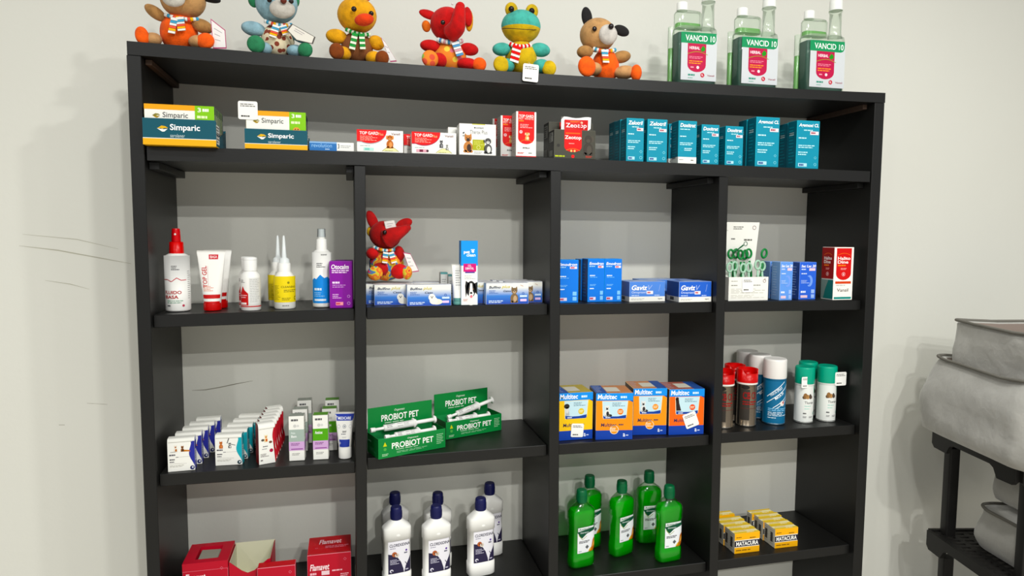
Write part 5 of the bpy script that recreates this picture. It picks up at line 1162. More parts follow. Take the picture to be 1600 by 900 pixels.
# little yellow cartons
def a_mata(P, L, R, T):
    P.rect(0, 0, 1, .3, 'e2ae16', 1); P.rect(0, .66, 1, 1, 'f0b81c', 1); P.rect(0, .33, 1, .62, '23202c', 1); P.text('MATACURA', .06, .37, .95, .58, 'fbfaf4', 3, .03)
    P.small(.06, .76, .38, .83, 1, '7a5a14', 3, .6); P.small(.6, .7, .95, .78, 1, '7a5a14', 3, .6); P.small(.06, .1, .95, .2, 1, '8a6818', 3, .6)
    L.rect(.22, .25, .62, .75, '4a4844', 2); L.small(.1, .1, .9, .9, 7, 'a8a69c', 1, .3); T.rect(0, .0, 1, .3, 'e0c45a', 1); T.rect(0, .72, 1, 1, 'd8bc58', 1); T.small(.1, .4, .6, .65, 2, 'c9a83c', 2, .4); T.small(.5, .05, .95, .25, 1, 'f0ead0', 2, .6)
def matas(xl, yb, xr, yr, yt, n, gaps, what):
    L, R_2 = base(xl, yb, 4), base(xr, yr, 4); w = (R_2-L).length*.985; h = atY(xl, yt, L.y).z-L.z; d = .0283; yaw = 0
    c = Vector(((L.x+R_2.x)/2, L.y, 0)); c.z = szm(4, c.x, w/2+.002)+.0006; o0 = None
    for k in range(n):
        l = c+Vector((.001*k*(1 if k % 2 else -1), k*(d+.0006)+gaps*(k == n-1), 0)); lab = f'small yellow carton, {["frontmost", "second", "third", "fourth", "rearmost"][k]} in the {what} row'
        if o0 is None: o0 = tag(carton('medicine_box', w, d, h, ['f2f0e6', 'd8d6cc', 'd8d6cc', 'cfcdc2', 'ebe2ba', 'd8d6cc'], a_mata, l, yaw, edge='f0e8c8', seam=False), lab, 'medicine box', 'small yellow cartons on the bottom row')
        else: dup(o0, l, lab, R_3.uniform(-.02, .02))
R_3 = random.Random(5)
matas(1147, 866, 1187, 861.6, 835, 5, .014, 'left'); matas(1210, 857.5, 1246, 853, 828, 5, 0, 'right')

# ------------------------------------------------------------------ refill bottles on top of the unit
def twin(xl, xr, ysh, ybase, lab, glare=0):
    Y = .022; z0 = max(topz(atY(xl, ybase, Y).x), topz(atY(xr, ybase, Y).x)); L, R_2 = atY(xl, (ysh+ybase)/2, Y), atY(xr, (ysh+ybase)/2, Y); w = R_2.x-L.x; hs = atY(xl, ysh, Y).z-z0; d = .055
    t = empty('refill_bottle', ((L.x+R_2.x)/2, Y, z0+.0006), 0, lab, 'bottle', 'twin necked refill bottles on top of the unit')
    cl = mat('f8fcf8', .1, 0, 'clear'); bb = B(); dy = d/2
    def rr(zs): return [(z, a, b_, n, 0, dy) for z, a, b_, n in zs]
    bb.loft(rr([(0, w*.47, dy*.9, 5), (.004, w/2, dy, 5), (hs*.9, w/2, dy, 5), (hs*.97, w*.485, dy*.92, 5), (hs, w*.44, dy*.75, 4)]), cl, 64)
    nx_ = w*.33; hn = hs*1.40+.02
    bb.loft([(hs*.985, .021, .019, 2, nx_, dy), (hs*1.05, .0175, .0165, 2, nx_, dy), (hn-.016, .0165, .016, 2, nx_, dy), (hn-.014, .0195, .019, 2, nx_, dy), (hn-.011, .0195, .019, 2, nx_, dy)], cl, 32)
    # dosing chamber and its riser at the left rear
    cx_ = -w*.08; cy_ = dy+.022
    bb.loft([(hs*1.015, .039, .017, 3.8, cx_, cy_), (hs*1.27, .039, .017, 3.8, cx_, cy_), (hs*1.31, .035, .015, 3.4, cx_, cy_), (hs*1.32, .03, .013, 3, cx_, cy_)], cl, 40)
    bb.loft([(.004, .009, .009, 2, -w*.5+.001, cy_), (hs*1.03, .009, .009, 2, -w*.5+.001, cy_)], cl, 20)
    P = Pr(bb, lambda x, y, e: (-w/2+x, -e+.0002, y), w, hs)
    P.rect(.06, .07, .95, .86, 'cdd0d2', 1); P.poly([(.05, .69), (.05, .87), (.93, .88), (.93, .76), (.9, .71), (.84, .69)], '23875c', 2); P.text('VANCID 10', .16, .73, .9, .83, 'f2fbf4', 4, .012)
    q = [(.22, .69), (.68, .69), (.68, .33)]+[(.45+.23*math.cos(a), .33-.12*math.sin(a)) for a in [math.pi*k/10 for k in range(1, 10)]]+[(.22, .33)]
    P.poly(q, 'ac3650', 2); P.text('HERBAL', .26, .59, .52, .64, 'fbe8ec', 4, .02); P.poly([(.54, .6), (.6, .66), (.66, .62), (.64, .57), (.57, .56)], '3c8a34', 4)
    for k in range(8): u0, u1 = .22+.5*k/8, .22+.5*(k+1)/8; P.line(u0, .51+.045*math.sin(math.pi*k/8), u1, .51+.045*math.sin(math.pi*(k+1)/8), .0014, '9a9a34', 4)
    P.small(.26, .43, .6, .48, 2, 'e89aac', 4, .4); P.small(.26, .34, .6, .41, 2, 'ef9a54', 4, .5); P.disc(.48, .29, .0042, 'f4d8de', 4); P.small(.3, .27, .42, .31, 1, 'e8a8b4', 4)
    P.small(.24, .14, .5, .18, 1, '4a8a78', 4, .7); P.small(.24, .1, .42, .12, 1, '8ab0a4', 4, .7); P.disc(.6, .165, .0062, 'b03044', 3); P.text('1L', .575, .15, .625, .185, 'f8e8ea', 4, .02); P.text('Vansil', .72, .15, .9, .18, '8c2f40', 4, .006)
    bb.build('bottle_body', t)
    q = B(); lm_ = mat('7d9790', .15, 0, 'liquid'); q.loft(rr([(.003, w*.455, dy*.85, 5), (.007, w*.48, dy*.93, 5), (hs*.88, w*.48, dy*.93, 5)]), lm_, 48); q.build('liquid', t)['label'] = 'dark green liquid'
    q = B(); l2 = mat('aed6a0', .15, 0, 'liquid'); q.loft([(hs*1.022, .036, .0145, 3.6, cx_, cy_), (hs*1.1, .036, .0145, 3.6, cx_, cy_)], l2, 32); q.loft([(.006, .0075, .0075, 2, -w*.5+.001, cy_), (hs*.66, .0075, .0075, 2, -w*.5+.001, cy_)], l2, 20); q.build('measured_liquid', t)['label'] = 'light green liquid in the dosing chamber'
    wc = mat('eef0ec', .35)
    q = B(); q.loft([(hn-.0105, .0185, .0185, 2, nx_, dy), (hn+.018, .0175, .0175, 2, nx_, dy), (hn+.02, .016, .016, 2, nx_, dy)], wc, 36); q.build('cap', t)
    q = B(); q.loft([(hs*1.322, .016, .013, 2, cx_-.018, cy_), (hs*1.45, .0155, .013, 2, cx_-.018, cy_), (hs*1.46, .014, .012, 2, cx_-.018, cy_)], wc, 36); q.build('cap', t)
    return t
twin(1060.5, 1123, 37, 131, 'clear twin-necked refill bottle of green liquid, left one of three on top')
twin(1155.5, 1218.5, 45, 136, 'clear twin-necked refill bottle of green liquid, middle one of three on top')
twin(1262, 1323, 50, 141, 'clear twin-necked refill bottle of green liquid, right one of three on top')

# ------------------------------------------------------------------ plush toys
def mpp(x, y, Y): return (atY(x+.5, y, Y)-atY(x-.5, y, Y)).x, (atY(x, y-.5, Y)-atY(x, y+.5, Y)).z
def rotY(t): return Matrix.Rotation(-t, 3, 'Y')
def giraffe_mat():
    m, nt, p = nodes_mat('giraffe_fabric', rgb('e8d9b8'), .85)
    tc = nt.nodes.new('ShaderNodeTexCoord'); v = nt.nodes.new('ShaderNodeTexVoronoi'); v.inputs['Scale'].default_value = 75; v.inputs['Randomness'].default_value = .8
    r = nt.nodes.new('ShaderNodeValToRGB'); r.color_ramp.interpolation = 'CONSTANT'; r.color_ramp.elements[0].color = rgb('8c3a22'); r.color_ramp.elements[1].color = rgb('ecdcb8'); r.color_ramp.elements[1].position = .42
    nt.links.new(tc.outputs['Object'], v.inputs['Vector']); nt.links.new(v.outputs['Distance'], r.inputs[0]); nt.links.new(r.outputs[0], p.inputs['Base Color']); return m
def patch_mat(name, cols, sc=55):
    m, nt, p = nodes_mat(name, (.5, .5, .5, 1), .85)
    tc = nt.nodes.new('ShaderNodeTexCoord'); ns = nt.nodes.new('ShaderNodeTexNoise'); ns.inputs['Scale'].default_value = sc; ns.inputs['Detail'].default_value = 1
    r = nt.nodes.new('ShaderNodeValToRGB'); r.color_ramp.interpolation = 'CONSTANT'; el = r.color_ramp.elements; el[0].color = rgb(cols[0]); el[0].position = 0; el[1].color = rgb(cols[1]); el[1].position = .38
    for i, c in enumerate(cols[2:]): e = el.new(.45+.07*i); e.color = rgb(c)
    nt.links.new(tc.outputs['Object'], ns.inputs['Vector']); nt.links.new(ns.outputs[0], r.inputs[0]); nt.links.new(r.outputs[0], p.inputs['Base Color']); return m
def cord_mat():
    m, nt, p = nodes_mat('brown_corduroy', rgb('8a5128'), .9)
    tc = nt.nodes.new('ShaderNodeTexCoord'); w = nt.nodes.new('ShaderNodeTexWave'); w.inputs['Scale'].default_value = 130; w.bands_direction = 'X'
    b = nt.nodes.new('ShaderNodeBump'); b.inputs['Strength'].default_value = .6; b.inputs['Distance'].default_value = .001
    nt.links.new(tc.outputs['Object'], w.inputs['Vector']); nt.links.new(w.outputs[0], b.inputs['Height']); nt.links.new(b.outputs[0], p.inputs['Normal']); return m
class Toy:
    def __init__(s, name, px, Y, row_z, label, grp='plush toys on top of the unit'):
        P = atY(px, 90, Y); s.o = Vector((P.x, Y, row_z(P.x) if callable(row_z) else row_z)); s.Y = Y
        s.t = empty(name, s.o, 0, label, 'plush toy', grp); s.zmin = s.o.z+.0008
    def pos(s, x, y, Y): return atY(x, y, Y)-s.o
    def e(s, part, x, y, dy, rx, rz, c, ry=None, tilt=0, fn=None, extra=None, lab=None, yaw=0):
        """ball of stuffing: centre in the photograph, depth dy from the toy's middle, radii in photo units"""
        Y = s.Y+dy; mx_, mz = mpp(x, y, Y); k = (abs(mx_)+abs(mz))/2; R_ = Matrix.Rotation(yaw, 3, 'Z') @ rotY(math.radians(tilt)); q = B(); m = c if not isinstance(c, str) else mat(c, .85, 0, 'plush')
        z0 = s.zmin-s.o.z
        c0 = s.pos(x, y, Y); ry_ = (ry or (rx+rz)/2*.9)*k
        q.ell(c0, (rx*k, ry_, rz*k), m, R_, fn=fn)
        if extra: extra(q, c0, k, R_, (rx*k, ry_, rz*k))
        q.v = [(a, b_, max(z, z0)) for a, b_, z in q.v]
        o = q.build(part, s.t)
        if lab: o['label'] = lab
        return o
    def bead(s, q, x, y, Y, r, c, rough=.15): 
        k = mpp(x, y, Y)[0]; q.ell(s.pos(x, y, Y), (r*k, r*k*.6, r*k), mat(c, rough))
    def beads(s, name, L, lab=None):
        q = B()
        for a in L: s.bead(q, *a)
        return q.build(name, s.t)
    def scarf(s, x0, y0, x1, y1, Y, cols, tails, r=3.2, sag=3):
        """a knotted neck scarf with striped hanging ends"""
        q = B(); k = mpp(x0, y0, Y)[0]; n = 12
        for i in range(n):
            u0, u1 = i/n, (i+1)/n
            f = lambda u: s.pos(x0+(x1-x0)*u, y0+(y1-y0)*u+sag*math.sin(math.pi*u), Y-.010*math.sin(math.pi*u))
            q.tube([f(u0), f(u1)], r*k, mat(cols[i % len(cols)], .9), 10)
        for (xa, ya, xb, yb, w) in tails:
            m = 6
            for i in range(m):
                u0, u1 = i/m, (i+1)/m; a, b_ = s.pos(xa+(xb-xa)*u0, ya+(yb-ya)*u0, Y-.016), s.pos(xa+(xb-xa)*u1, ya+(yb-ya)*u1, Y-.018)
                d = (b_-a).normalized(); sd = Vector((-d.z, 0, d.x))*w*k; th = Vector((0, .0022, 0))
                vs = [a-sd-th, a+sd-th, b_+sd-th, b_-sd-th, a-sd+th, a+sd+th, b_+sd+th, b_-sd+th]
                q.add(vs, [(0, 1, 2, 3), (7, 6, 5, 4), (0, 4, 5, 1), (1, 5, 6, 2), (2, 6, 7, 3), (3, 7, 4, 0)], mat(cols[i % len(cols)], .9))
        return q.build('scarf', s.t)
    def card(s, pts, Y, c='eceae8', edge='b05a78', rows=3, dyl=0, name='hang_tag'):
        """swing tag: outline in the photograph, depth may lean by dyl along it"""
        q = B(); n = len(pts); x0 = min(p[0] for p in pts); x1 = max(p[0] for p in pts)
        P = [s.pos(x, y, Y+dyl*(x-x0)/(x1-x0)) for x, y in pts]; cen = sum(P, Vector())/n; th = Vector((0, .0012, 0))
        q.add([p-th*.5 for p in P]+[p+th*.5 for p in P], [tuple(range(n)), tuple(range(n, 2*n))[::-1]]+[(i, (i+1) % n, n+(i+1) % n, n+i) for i in range(n)], mat(edge, .6))
        q.add([cen+(p-cen)*.9-th*.8 for p in P], [tuple(range(n))], mat(c, .6))
        R = random.Random(int(x0))
        for i in range(rows):
            a = P[0].lerp(P[-1], (i+1.3)/(rows+2)); b_ = P[1].lerp(P[2] if n > 3 else P[-1], (i+1.3)/(rows+2)); a2, b2 = a.lerp(b_, .2), a.lerp(b_, R.uniform(.5, .8)); q.add([a2-th, b2-th, b2-th-Vector((0, 0, .0012)), a2-th-Vector((0, 0, .0012))], [(0, 1, 2, 3)], mat('9a9298', .7))
        return q.build(name, s.t)
TAN, ORG, BLK = 'c09a74', 'f67612', '1c1a1a'
STR = ['e8e8e4', '5a9ab8', 'e8e8e4', 'd86a5c', 'e8b860']
YT = .062
# puppy in orange overalls at the left end
t = Toy('plush_dog', 280, YT, topz, 'tan plush dog in orange overalls, leftmost toy, its head cut by the picture edge')
t.e('body', 280, 52, 0, 29, 33, ORG, 24); t.e('head', 286, 0, -.004, 35, 30, TAN, 30)
t.e('muzzle', 271, -3, -.052, 18, 14, 'd8d4cc', 9, lab='white muzzle'); t.beads('nose', [(268, -13, YT-.078, 5, '1c1616')]); t.beads('eyes', [(256, -10, YT-.055, 4, '1c1410'), (297, -12, YT-.06, 4, '1c1410')])
t.e('ear', 325, -4, -.004, 20, 7, BLK, 10, -12); t.e('ear', 250, -26, -.002, 8, 16, BLK, 8, 10)
t.e('arm', 243, 20, -.012, 19, 9.5, 'ab8660', 10, -35); t.e('arm', 316, 41, -.014, 17, 11, 'ab8660', 11, -18)
t.e('leg', 238, 62, -.026, 15, 11, 'c49c78', 14, 10); t.e('foot', 222, 56, -.044, 10.5, 15, ORG, 7, 8, yaw=.3); t.e('leg', 312, 66, -.03, 17, 11, 'c49c78', 14); t.e('foot', 321, 64, -.047, 15, 13, ORG, 7, yaw=-.3)
t.scarf(258, 23, 310, 30, YT-.024, STR, [(273, 28, 268, 52, 5.5), (281, 27, 284, 48, 6.5)]); t.card([(329, 29), (352, 47), (354, 76), (333, 76)], YT-.045, rows=3)
# giraffe-print hippo-like toy
t = Toy('plush_hippo', 434, YT, topz, 'light blue plush animal with a giraffe print belly and green feet')
t.e('body', 434, 64, 0, 26, 27, giraffe_mat(), 22, lab='giraffe print belly'); t.e('head', 432, 6, -.004, 33, 31, '9ab6c0', 28); t.e('muzzle', 441, 14, -.05, 20, 15, 'c4bfb8', 10, lab='grey muzzle')
t.beads('nose', [(443, 1, YT-.068, 5, '5a2a22')]); t.beads('eyes', [(421, 0, YT-.052, 4, '1c1410'), (455, 2, YT-.056, 4, '1c1410')]); t.e('ear', 396, 2, .0, 8, 10, '3f7a58', 6, 20); t.e('ear', 463, 3, 0, 5, 9, '3f7a58', 6, -10)
t.e('arm', 396, 45, -.012, 19, 11.5, '9ab6c0', 11, -8); t.e('arm', 466, 56, -.008, 15, 9, '6a9cb0', 10, -30)
t.e('leg', 413, 76, -.024, 12, 10, '9ab6c0', 12); t.e('foot', 400, 69, -.044, 14, 14, '3f7a58', 7, yaw=.2); t.e('leg', 462, 80, -.024, 14, 10, '9ab6c0', 12); t.e('foot', 477, 78, -.044, 12, 12, '3f7a58', 7, yaw=-.3)
t.scarf(414, 33, 456, 39, YT-.024, STR, [(432, 40, 426, 58, 6), (442, 40, 447, 54, 6)]); t.card([(456, 37), (493, 58), (489, 69), (463, 63), (448, 47)], YT-.05, 'e0dcd4', '55504c', 2)
# duck
t = Toy('plush_duck', 558, YT, topz, 'yellow plush duck in brown corduroy with a green and white scarf')
YL = 'dfaa5c'
t.e('body', 558, 75, 0, 25, 25, cord_mat(), 21, lab='brown corduroy belly'); t.e('head', 558, 24, -.004, 31, 27.5, YL, 27)
def beakf(p, d): return Vector((p.x, p.y, p.z*(1-.25*abs(d.x))+.1*abs(p.x)))
t.e('beak', 569, 31, -.054, 15.5, 9.5, 'd2582c', 10, 12, lab='orange red beak'); t.beads('eyes', [(553, 14, YT-.055, 4.2, '1c1410'), (580, 21, YT-.053, 4, '1c1410')])
t.e('hair_tuft', 571, -3, 0, 8, 5, 'd8848c', 5)
t.e('wing', 526, 57, -.01, 17, 11.5, YL, 10, -5); t.e('wing', 588, 67, -.01, 13, 11, YL, 10, -30)
t.e('leg', 537, 84, -.024, 12, 11, YL, 13); t.e('foot', 526, 80, -.044, 12, 13, '7a4322', 7, yaw=.2); t.e('leg', 584, 91, -.024, 13, 11, YL, 13); t.e('foot', 597, 91, -.044, 11, 12, '7a4322', 7, yaw=-.3)
t.scarf(541, 46, 578, 54, YT-.022, ['3f8a4c', 'e4ead8'], [(555, 52, 550, 77, 4.8), (565, 53, 567, 77, 4.5)]); t.card([(595, 58), (602, 66), (620, 96), (610, 97)], YT-.04, rows=2, dyl=.03)
# red elephant
def dot_mat():
    m, nt, p = nodes_mat('dotted_orange_fabric', rgb('e87a1c'), .85)
    tc = nt.nodes.new('ShaderNodeTexCoord'); v = nt.nodes.new('ShaderNodeTexVoronoi'); v.inputs['Scale'].default_value = 48; v.inputs['Randomness'].default_value = .7
    r = nt.nodes.new('ShaderNodeValToRGB'); r.color_ramp.interpolation = 'CONSTANT'; el = r.color_ramp.elements; el[0].color = rgb('dc6a7c'); el[1].color = rgb('8ab43c'); el[1].position = .35; e = el.new(.55); e.color = rgb('e8c83c'); e = el.new(.75); e.color = rgb('d84a2c')
    sp = nt.nodes.new('ShaderNodeSeparateColor'); c = nt.nodes.new('ShaderNodeMath'); c.operation = 'LESS_THAN'; c.inputs[1].default_value = .36
    mx = nt.nodes.new('ShaderNodeMix'); mx.data_type = 'RGBA'; mx.inputs[6].default_value = rgb('e8801c')
    nt.links.new(tc.outputs['Object'], v.inputs['Vector']); nt.links.new(v.outputs['Distance'], c.inputs[0]); nt.links.new(v.outputs['Color'], sp.inputs[0]); nt.links.new(sp.outputs[0], r.inputs[0])
    nt.links.new(c.outputs[0], mx.inputs[0]); nt.links.new(r.outputs[0], mx.inputs[7]); nt.links.new(mx.outputs[2], p.inputs['Base Color']); return m
PM = dot_mat()
RD = 'ba1730'
t = Toy('plush_elephant', 702, YT, topz, 'red plush elephant with its trunk raised and an orange patterned belly, on top')
t.e('body', 702, 90, 0, 27, 26, PM, 22, lab='orange patterned belly'); t.e('head', 699, 38, -.004, 27, 26, RD, 25)
def trunk(t, pts, Ys, rs, c):
    q = B(); P = [t.pos(x, y, Y) for (x, y), Y in zip(pts, Ys)]; k = mpp(*pts[0], Ys[0])[0]
    # smooth chain
    Q, RR = [], []
    for i in range(len(P)-1):
        for j in range(4):
            u = j/4; a = P[max(i-1, 0)]; b_ = P[i]; c_ = P[i+1]; d = P[min(i+2, len(P)-1)]
            Q.append(.5*((2*b_)+(c_-a)*u+(2*a-5*b_+4*c_-d)*u*u+(3*b_-a-3*c_+d)*u**3)); RR.append((rs[i]+(rs[i+1]-rs[i])*u)*k)
    Q.append(P[-1]); RR.append(rs[-1]*k); m = mat(c, .85, 0, 'plush'); q.tube(Q, 0, m, 18, rad=RR); q.ell(Q[-1], (RR[-1],)*3, m, nu=16, nv=10); q.build('trunk', t.t)
trunk(t, [(705, 52), (714, 42), (717, 25), (719, 11)], [YT-.036, YT-.058, YT-.066, YT-.068], [14, 13, 10, 7.5], RD)
t.beads('eyes', [(692, 35, YT-.05, 3.6, '1c1410')]); t.beads('hanging_loop', [(707, 6, YT, 2, 'd8d8d4')])
def flat_ear(x, y, rx, rz, tilt, yaw=0): t.e('ear', x, y, .0, rx, rz, RD, 5, tilt, yaw=yaw)
flat_ear(670, 23, 16, 7, -14); t.e('ear_lining', 666, 41, .002, 7, 9, 'd87a2c', 5, 10, lab='orange ear lining'); flat_ear(731, 26, 7, 15, 6); t.e('ear_lining', 733, 32, .008, 6.5, 17, 'd8a03c', 5, 0, lab='yellow ear lining')
t.e('arm', 673, 72, -.012, 17, 9.5, RD, 10, -4); t.e('arm', 733, 77, -.012, 15, 9.5, RD, 10, -6)
t.e('leg', 686, 95, -.022, 13, 12, RD, 13); t.e('foot', 672, 92, -.044, 13.5, 13.5, PM, 7, yaw=.2, lab='patterned sole'); t.e('leg', 731, 101, -.024, 18, 10, RD, 13, -5); t.e('foot', 749, 101, -.042, 11, 11, 'e8703c', 7, yaw=-.3, lab='orange sole')
t.scarf(684, 62, 722, 64, YT-.024, ['e6eaea', '5f8fb4', 'e8e4e0', 'c9a0a8'], [(711, 66, 719, 87, 6)], 3.6)
# frog
t = Toy('plush_frog', 814, YT, topz, 'teal and yellow plush frog with a red and white scarf and a price tag')
TL, YW = '62aca0', 'ceb22c'
t.e('body', 814, 90, 0, 25, 26, YW, 21, lab='yellow belly')
def headmix(q, c0, k, R_, r):
    # lower yellow jaw: shares the head ball, split at the mouth
    me = [(i, sum(q.v[j][2] for j in f)/len(f)) for i, f in enumerate(q.f)]; yi = q.mi(mat(YW, .85, 0, 'plush')); zc = c0.z-3.5*k
    for i, z in me:
        if z < zc: q.m[i] = yi
t.e('head', 814, 41, -.004, 31, 26, TL, 27, fn=lambda p, d: Vector((p.x, p.y, p.z*(1 if p.z < 0 else .92))), extra=headmix)
q = B(); q.tube([t.pos(814+31*math.cos(a)*.97, 45.5+1.2*math.sin(a*2), YT-.004-27*.00184*abs(math.sin(a))*.985) for a in [math.pi*(.06+.88*k/20) for k in range(21)]], .0009, mat('3a2a20', .8), 6); q.build('mouth_seam', t.t)
t.e('eye_bump', 799, 15, -.012, 10, 11, YW, 8, 6, lab='yellow eye bump'); t.e('eye_bump', 831, 18, -.012, 10, 11, YW, 8, -6, lab='yellow eye bump'); t.beads('eyes', [(799, 14, YT-.027, 4.4, '16100c'), (831, 17, YT-.027, 4.4, '16100c')])
t.e('arm', 784, 77, -.012, 15, 10, TL, 10, 4); t.e('arm', 844, 78, -.012, 16, 10.5, TL, 10, -4)
t.e('leg', 792, 103, -.022, 12, 11, TL, 13); t.e('foot', 783, 101, -.042, 13, 13, YW, 6, yaw=.2, lab='yellow sole'); t.e('leg', 846, 104, -.022, 14, 11, TL, 13); t.e('foot', 858, 107, -.042, 11, 12, YW, 6, yaw=-.3, lab='yellow sole')
t.scarf(797, 69, 829, 71, YT-.022, ['c82c2c', 'ece8e4'], [(808, 72, 803, 97, 7)], 3.4)
T_ = t; P0 = t.pos(829, 114, -.006); mz = mpp(829, 114, -.006)[0]; bb = B()
sticker(t.t, 24.5*mz, 26*mz, lambda x, y, e: (P0.x+x, P0.y-e, P0.z+y), tilt=-3)
q = B(); q.tube([t.pos(829, 101.5, -.005), t.pos(826, 97, YT-.046)], .0007, mat('d8d8d4'), 6); q.build('tag_string', t.t)
# second puppy
t = Toy('plush_dog', 945, YT, topz, 'tan plush dog in orange overalls looking up, with upright black ears, rightmost toy')
t.e('body', 946, 104, 0, 21, 26, ORG, 19); t.e('head', 934, 55, -.004, 28, 25, TAN, 25); t.e('muzzle', 950, 54, -.045, 15, 15, 'cfcac4', 9, lab='white muzzle'); t.beads('nose', [(955, 41, YT-.062, 4, '1c1616')]); t.beads('eyes', [(929, 45, YT-.046, 3.6, '1c1410')])
t.e('ear', 917, 27, .0, 8.5, 15.5, BLK, 5, 10); t.e('ear', 971, 48, -.006, 13, 8, BLK, 5, -16)
t.e('arm', 914, 81, -.014, 13, 9.5, 'ab8660', 10, 5); t.e('arm', 971, 89, -.012, 15, 9, 'ab8660', 10, 12)
t.e('leg', 928, 108, -.02, 12, 10, 'c49c78', 13); t.e('foot', 917, 104, -.042, 15, 15.5, ORG, 7, yaw=.15); t.e('leg', 976, 113, -.022, 18, 10, 'c49c78', 12, 6); t.e('foot', 994, 114, -.04, 8.5, 12.5, ORG, 8, yaw=-.4)
t.scarf(927, 76, 961, 78, YT-.02, STR, [(944, 78, 947, 98, 5)], 3)
# second elephant, sitting on the dog cartons
zc = -.5765+.0006+d2.location.z*0+max(v.co.z for v in d2.data.vertices); YE = .125
t = Toy('plush_elephant', 603, YE, zc, 'red plush elephant leaning on the inner post on top of the low blue cartons', None)
PM2 = patch_mat('bright_patchwork_fabric', ['c8202c', 'e8a01c', 'e8701c', 'd8c42c', '4a7ab0', 'd83a5c'], 42)
RD2 = 'a8152a'
t.e('body', 604, 412, 0, 27, 27, PM2, 20, lab='multicoloured belly'); t.e('head', 602, 367, -.004, 25, 22, RD2, 22, -10)
trunk(t, [(606, 372), (618, 366), (630, 360), (637, 356)], [YE-.03, YE-.044, YE-.046, YE-.044], [16, 12, 8, 5.5], RD2)
t.e('ear', 582, 345, -.002, 8, 17, RD2, 4, 22); t.e('ear', 631, 350, .004, 14, 8, RD2, 4, 24); t.e('ear_lining', 579, 362, .004, 6, 8, 'c8a02c', 4, 0, lab='yellow ear lining'); t.beads('eyes', [(601, 363, YE-.056, 3.4, '140c0a')])
t.e('arm', 582, 396, -.02, 10, 9, 'b8202c', 10); t.e('arm', 624, 396, -.014, 8, 12, RD2, 9, 10)
t.e('leg', 595, 420, -.022, 13, 11, 'a8152a', 13); t.e('foot', 586, 427, -.044, 12, 11.5, PM2, 7, lab='patterned sole'); t.e('leg', 624, 424, -.024, 14, 12, 'c8243c', 13); t.e('foot', 636, 426, -.04, 8, 11, PM2, 7, yaw=-.3, lab='patterned sole')
t.scarf(584, 386, 616, 390, YE-.024, STR, [(603, 394, 601, 411, 4.5), (611, 394, 616, 411, 4.5)], 2.6)
t.card([(630, 394), (641, 396), (655, 424), (641, 426)], YE-.036, rows=3)
q = B(); P_s = [(600, 346), (616, 344), (620, 357), (603, 359)]
t.card(P_s, YE-.036, 'e2e0dc', 'd0cec8', 2, name='price_sticker')

# ------------------------------------------------------------------ plastic rack with pet beds at the right
ang = .215
UD = Vector((-math.sin(ang), -math.cos(ang), 0)); VD = Vector((math.cos(ang), -math.sin(ang), 0)); OC = Vector((2.352, .10, 0))
rk = empty('plastic_rack', (2.7, -.1, -1.9), 0, 'black plastic tiered rack standing right of the shelving unit, carrying grey pet beds', 'rack')
bk = mat('1b1a19', .5)
RO = rk.location
def RW(u, v, z): return OC+UD*u+VD*v+Vector((0, 0, z))-RO
LU, LV = .36, .62
for (u, v) in ((.02, .045), (LU-.02, .045), (.02, LV-.045), (LU-.02, LV-.045)):
    for (z0, z1) in ((-1.9, -1.45), (-1.385, -1.08)):
        q = B(); q.loft([(z0, .0175, .0175, 6), (z1, .0175, .0175, 6)], bk, 24); o = q.build('post', rk, RW(u, v, 0), -ang)
for zt in (-1.02, -1.368, -1.75):
    q = B(); hr = .05
    # side rails with stepped ends and a bowed underside
    def rail(a, b_, th):
        L = (b_-a).length; d = (b_-a).normalized(); nrm = Vector((-d.y, d.x, 0))
        prof = [(0, zt), (L, zt), (L, zt-hr), (L-.012, zt-hr-.012), (L-.07, zt-hr-.014), (L-.085, zt-hr+.012)]+[(L-.1-(L-.2)*k/8, zt-hr*.62+.0) for k in range(9)]+[(.085, zt-hr+.012), (.07, zt-hr-.014), (.012, zt-hr-.012), (0, zt-hr)]
        q.prism(prof, -th, 0, bk, lambda x, z, t_: a+d*x+nrm*t_+Vector((0, 0, z)))
    A, Bv, Cc, Dd = RW(0, 0, 0), RW(LU, 0, 0), RW(LU, LV, 0), RW(0, LV, 0)
    rail(A, Bv, .012); rail(Bv, Cc, .012); rail(Cc, Dd, .012); rail(Dd, A, .012)
    for k in range(15):
        u = .012+(LU-.024)*k/14; q.prism([(0, 0), (1, 0), (1, 1), (0, 1)], zt-.012, zt-.004, bk, lambda x, y, z, u=u: RW(u-.004+.012*y, .01+(LV-.02)*x, z))
    for k in range(14):
        v = .012+(LV-.024)*k/13; q.prism([(0, 0), (1, 0), (1, 1), (0, 1)], zt-.0125, zt-.0045, bk, lambda x, y, z, v=v: RW(.01+(LU-.02)*x, v-.008+.018*y, z))
    q.build('rack_shelf', rk)
gm2, nt, p = nodes_mat('grey_velvet', rgb('8f8d87'), .8)
p.inputs['Sheen Weight'].default_value = .5
tc = nt.nodes.new('ShaderNodeTexCoord'); ns = nt.nodes.new('ShaderNodeTexNoise'); ns.inputs['Scale'].default_value = 14; ns.inputs['Detail'].default_value = 6
mx = nt.nodes.new('ShaderNodeMix'); mx.data_type = 'RGBA'; mx.inputs[6].default_value = rgb('9b9992'); mx.inputs[7].default_value = rgb('bdbbb4'); nt.links.new(tc.outputs['Object'], ns.inputs['Vector']); nt.links.new(ns.outputs[0], mx.inputs[0]); nt.links.new(mx.outputs[2], p.inputs['Base Color'])
b_ = nt.nodes.new('ShaderNodeBump'); b_.inputs['Strength'].default_value = .6; b_.inputs['Distance'].default_value = .012; nt.links.new(ns.outputs[0], b_.inputs['Height']); nt.links.new(b_.outputs[0], p.inputs['Normal'])
pipe_m = mat('73716b', .8); plush_in = mat('857b74', .95)
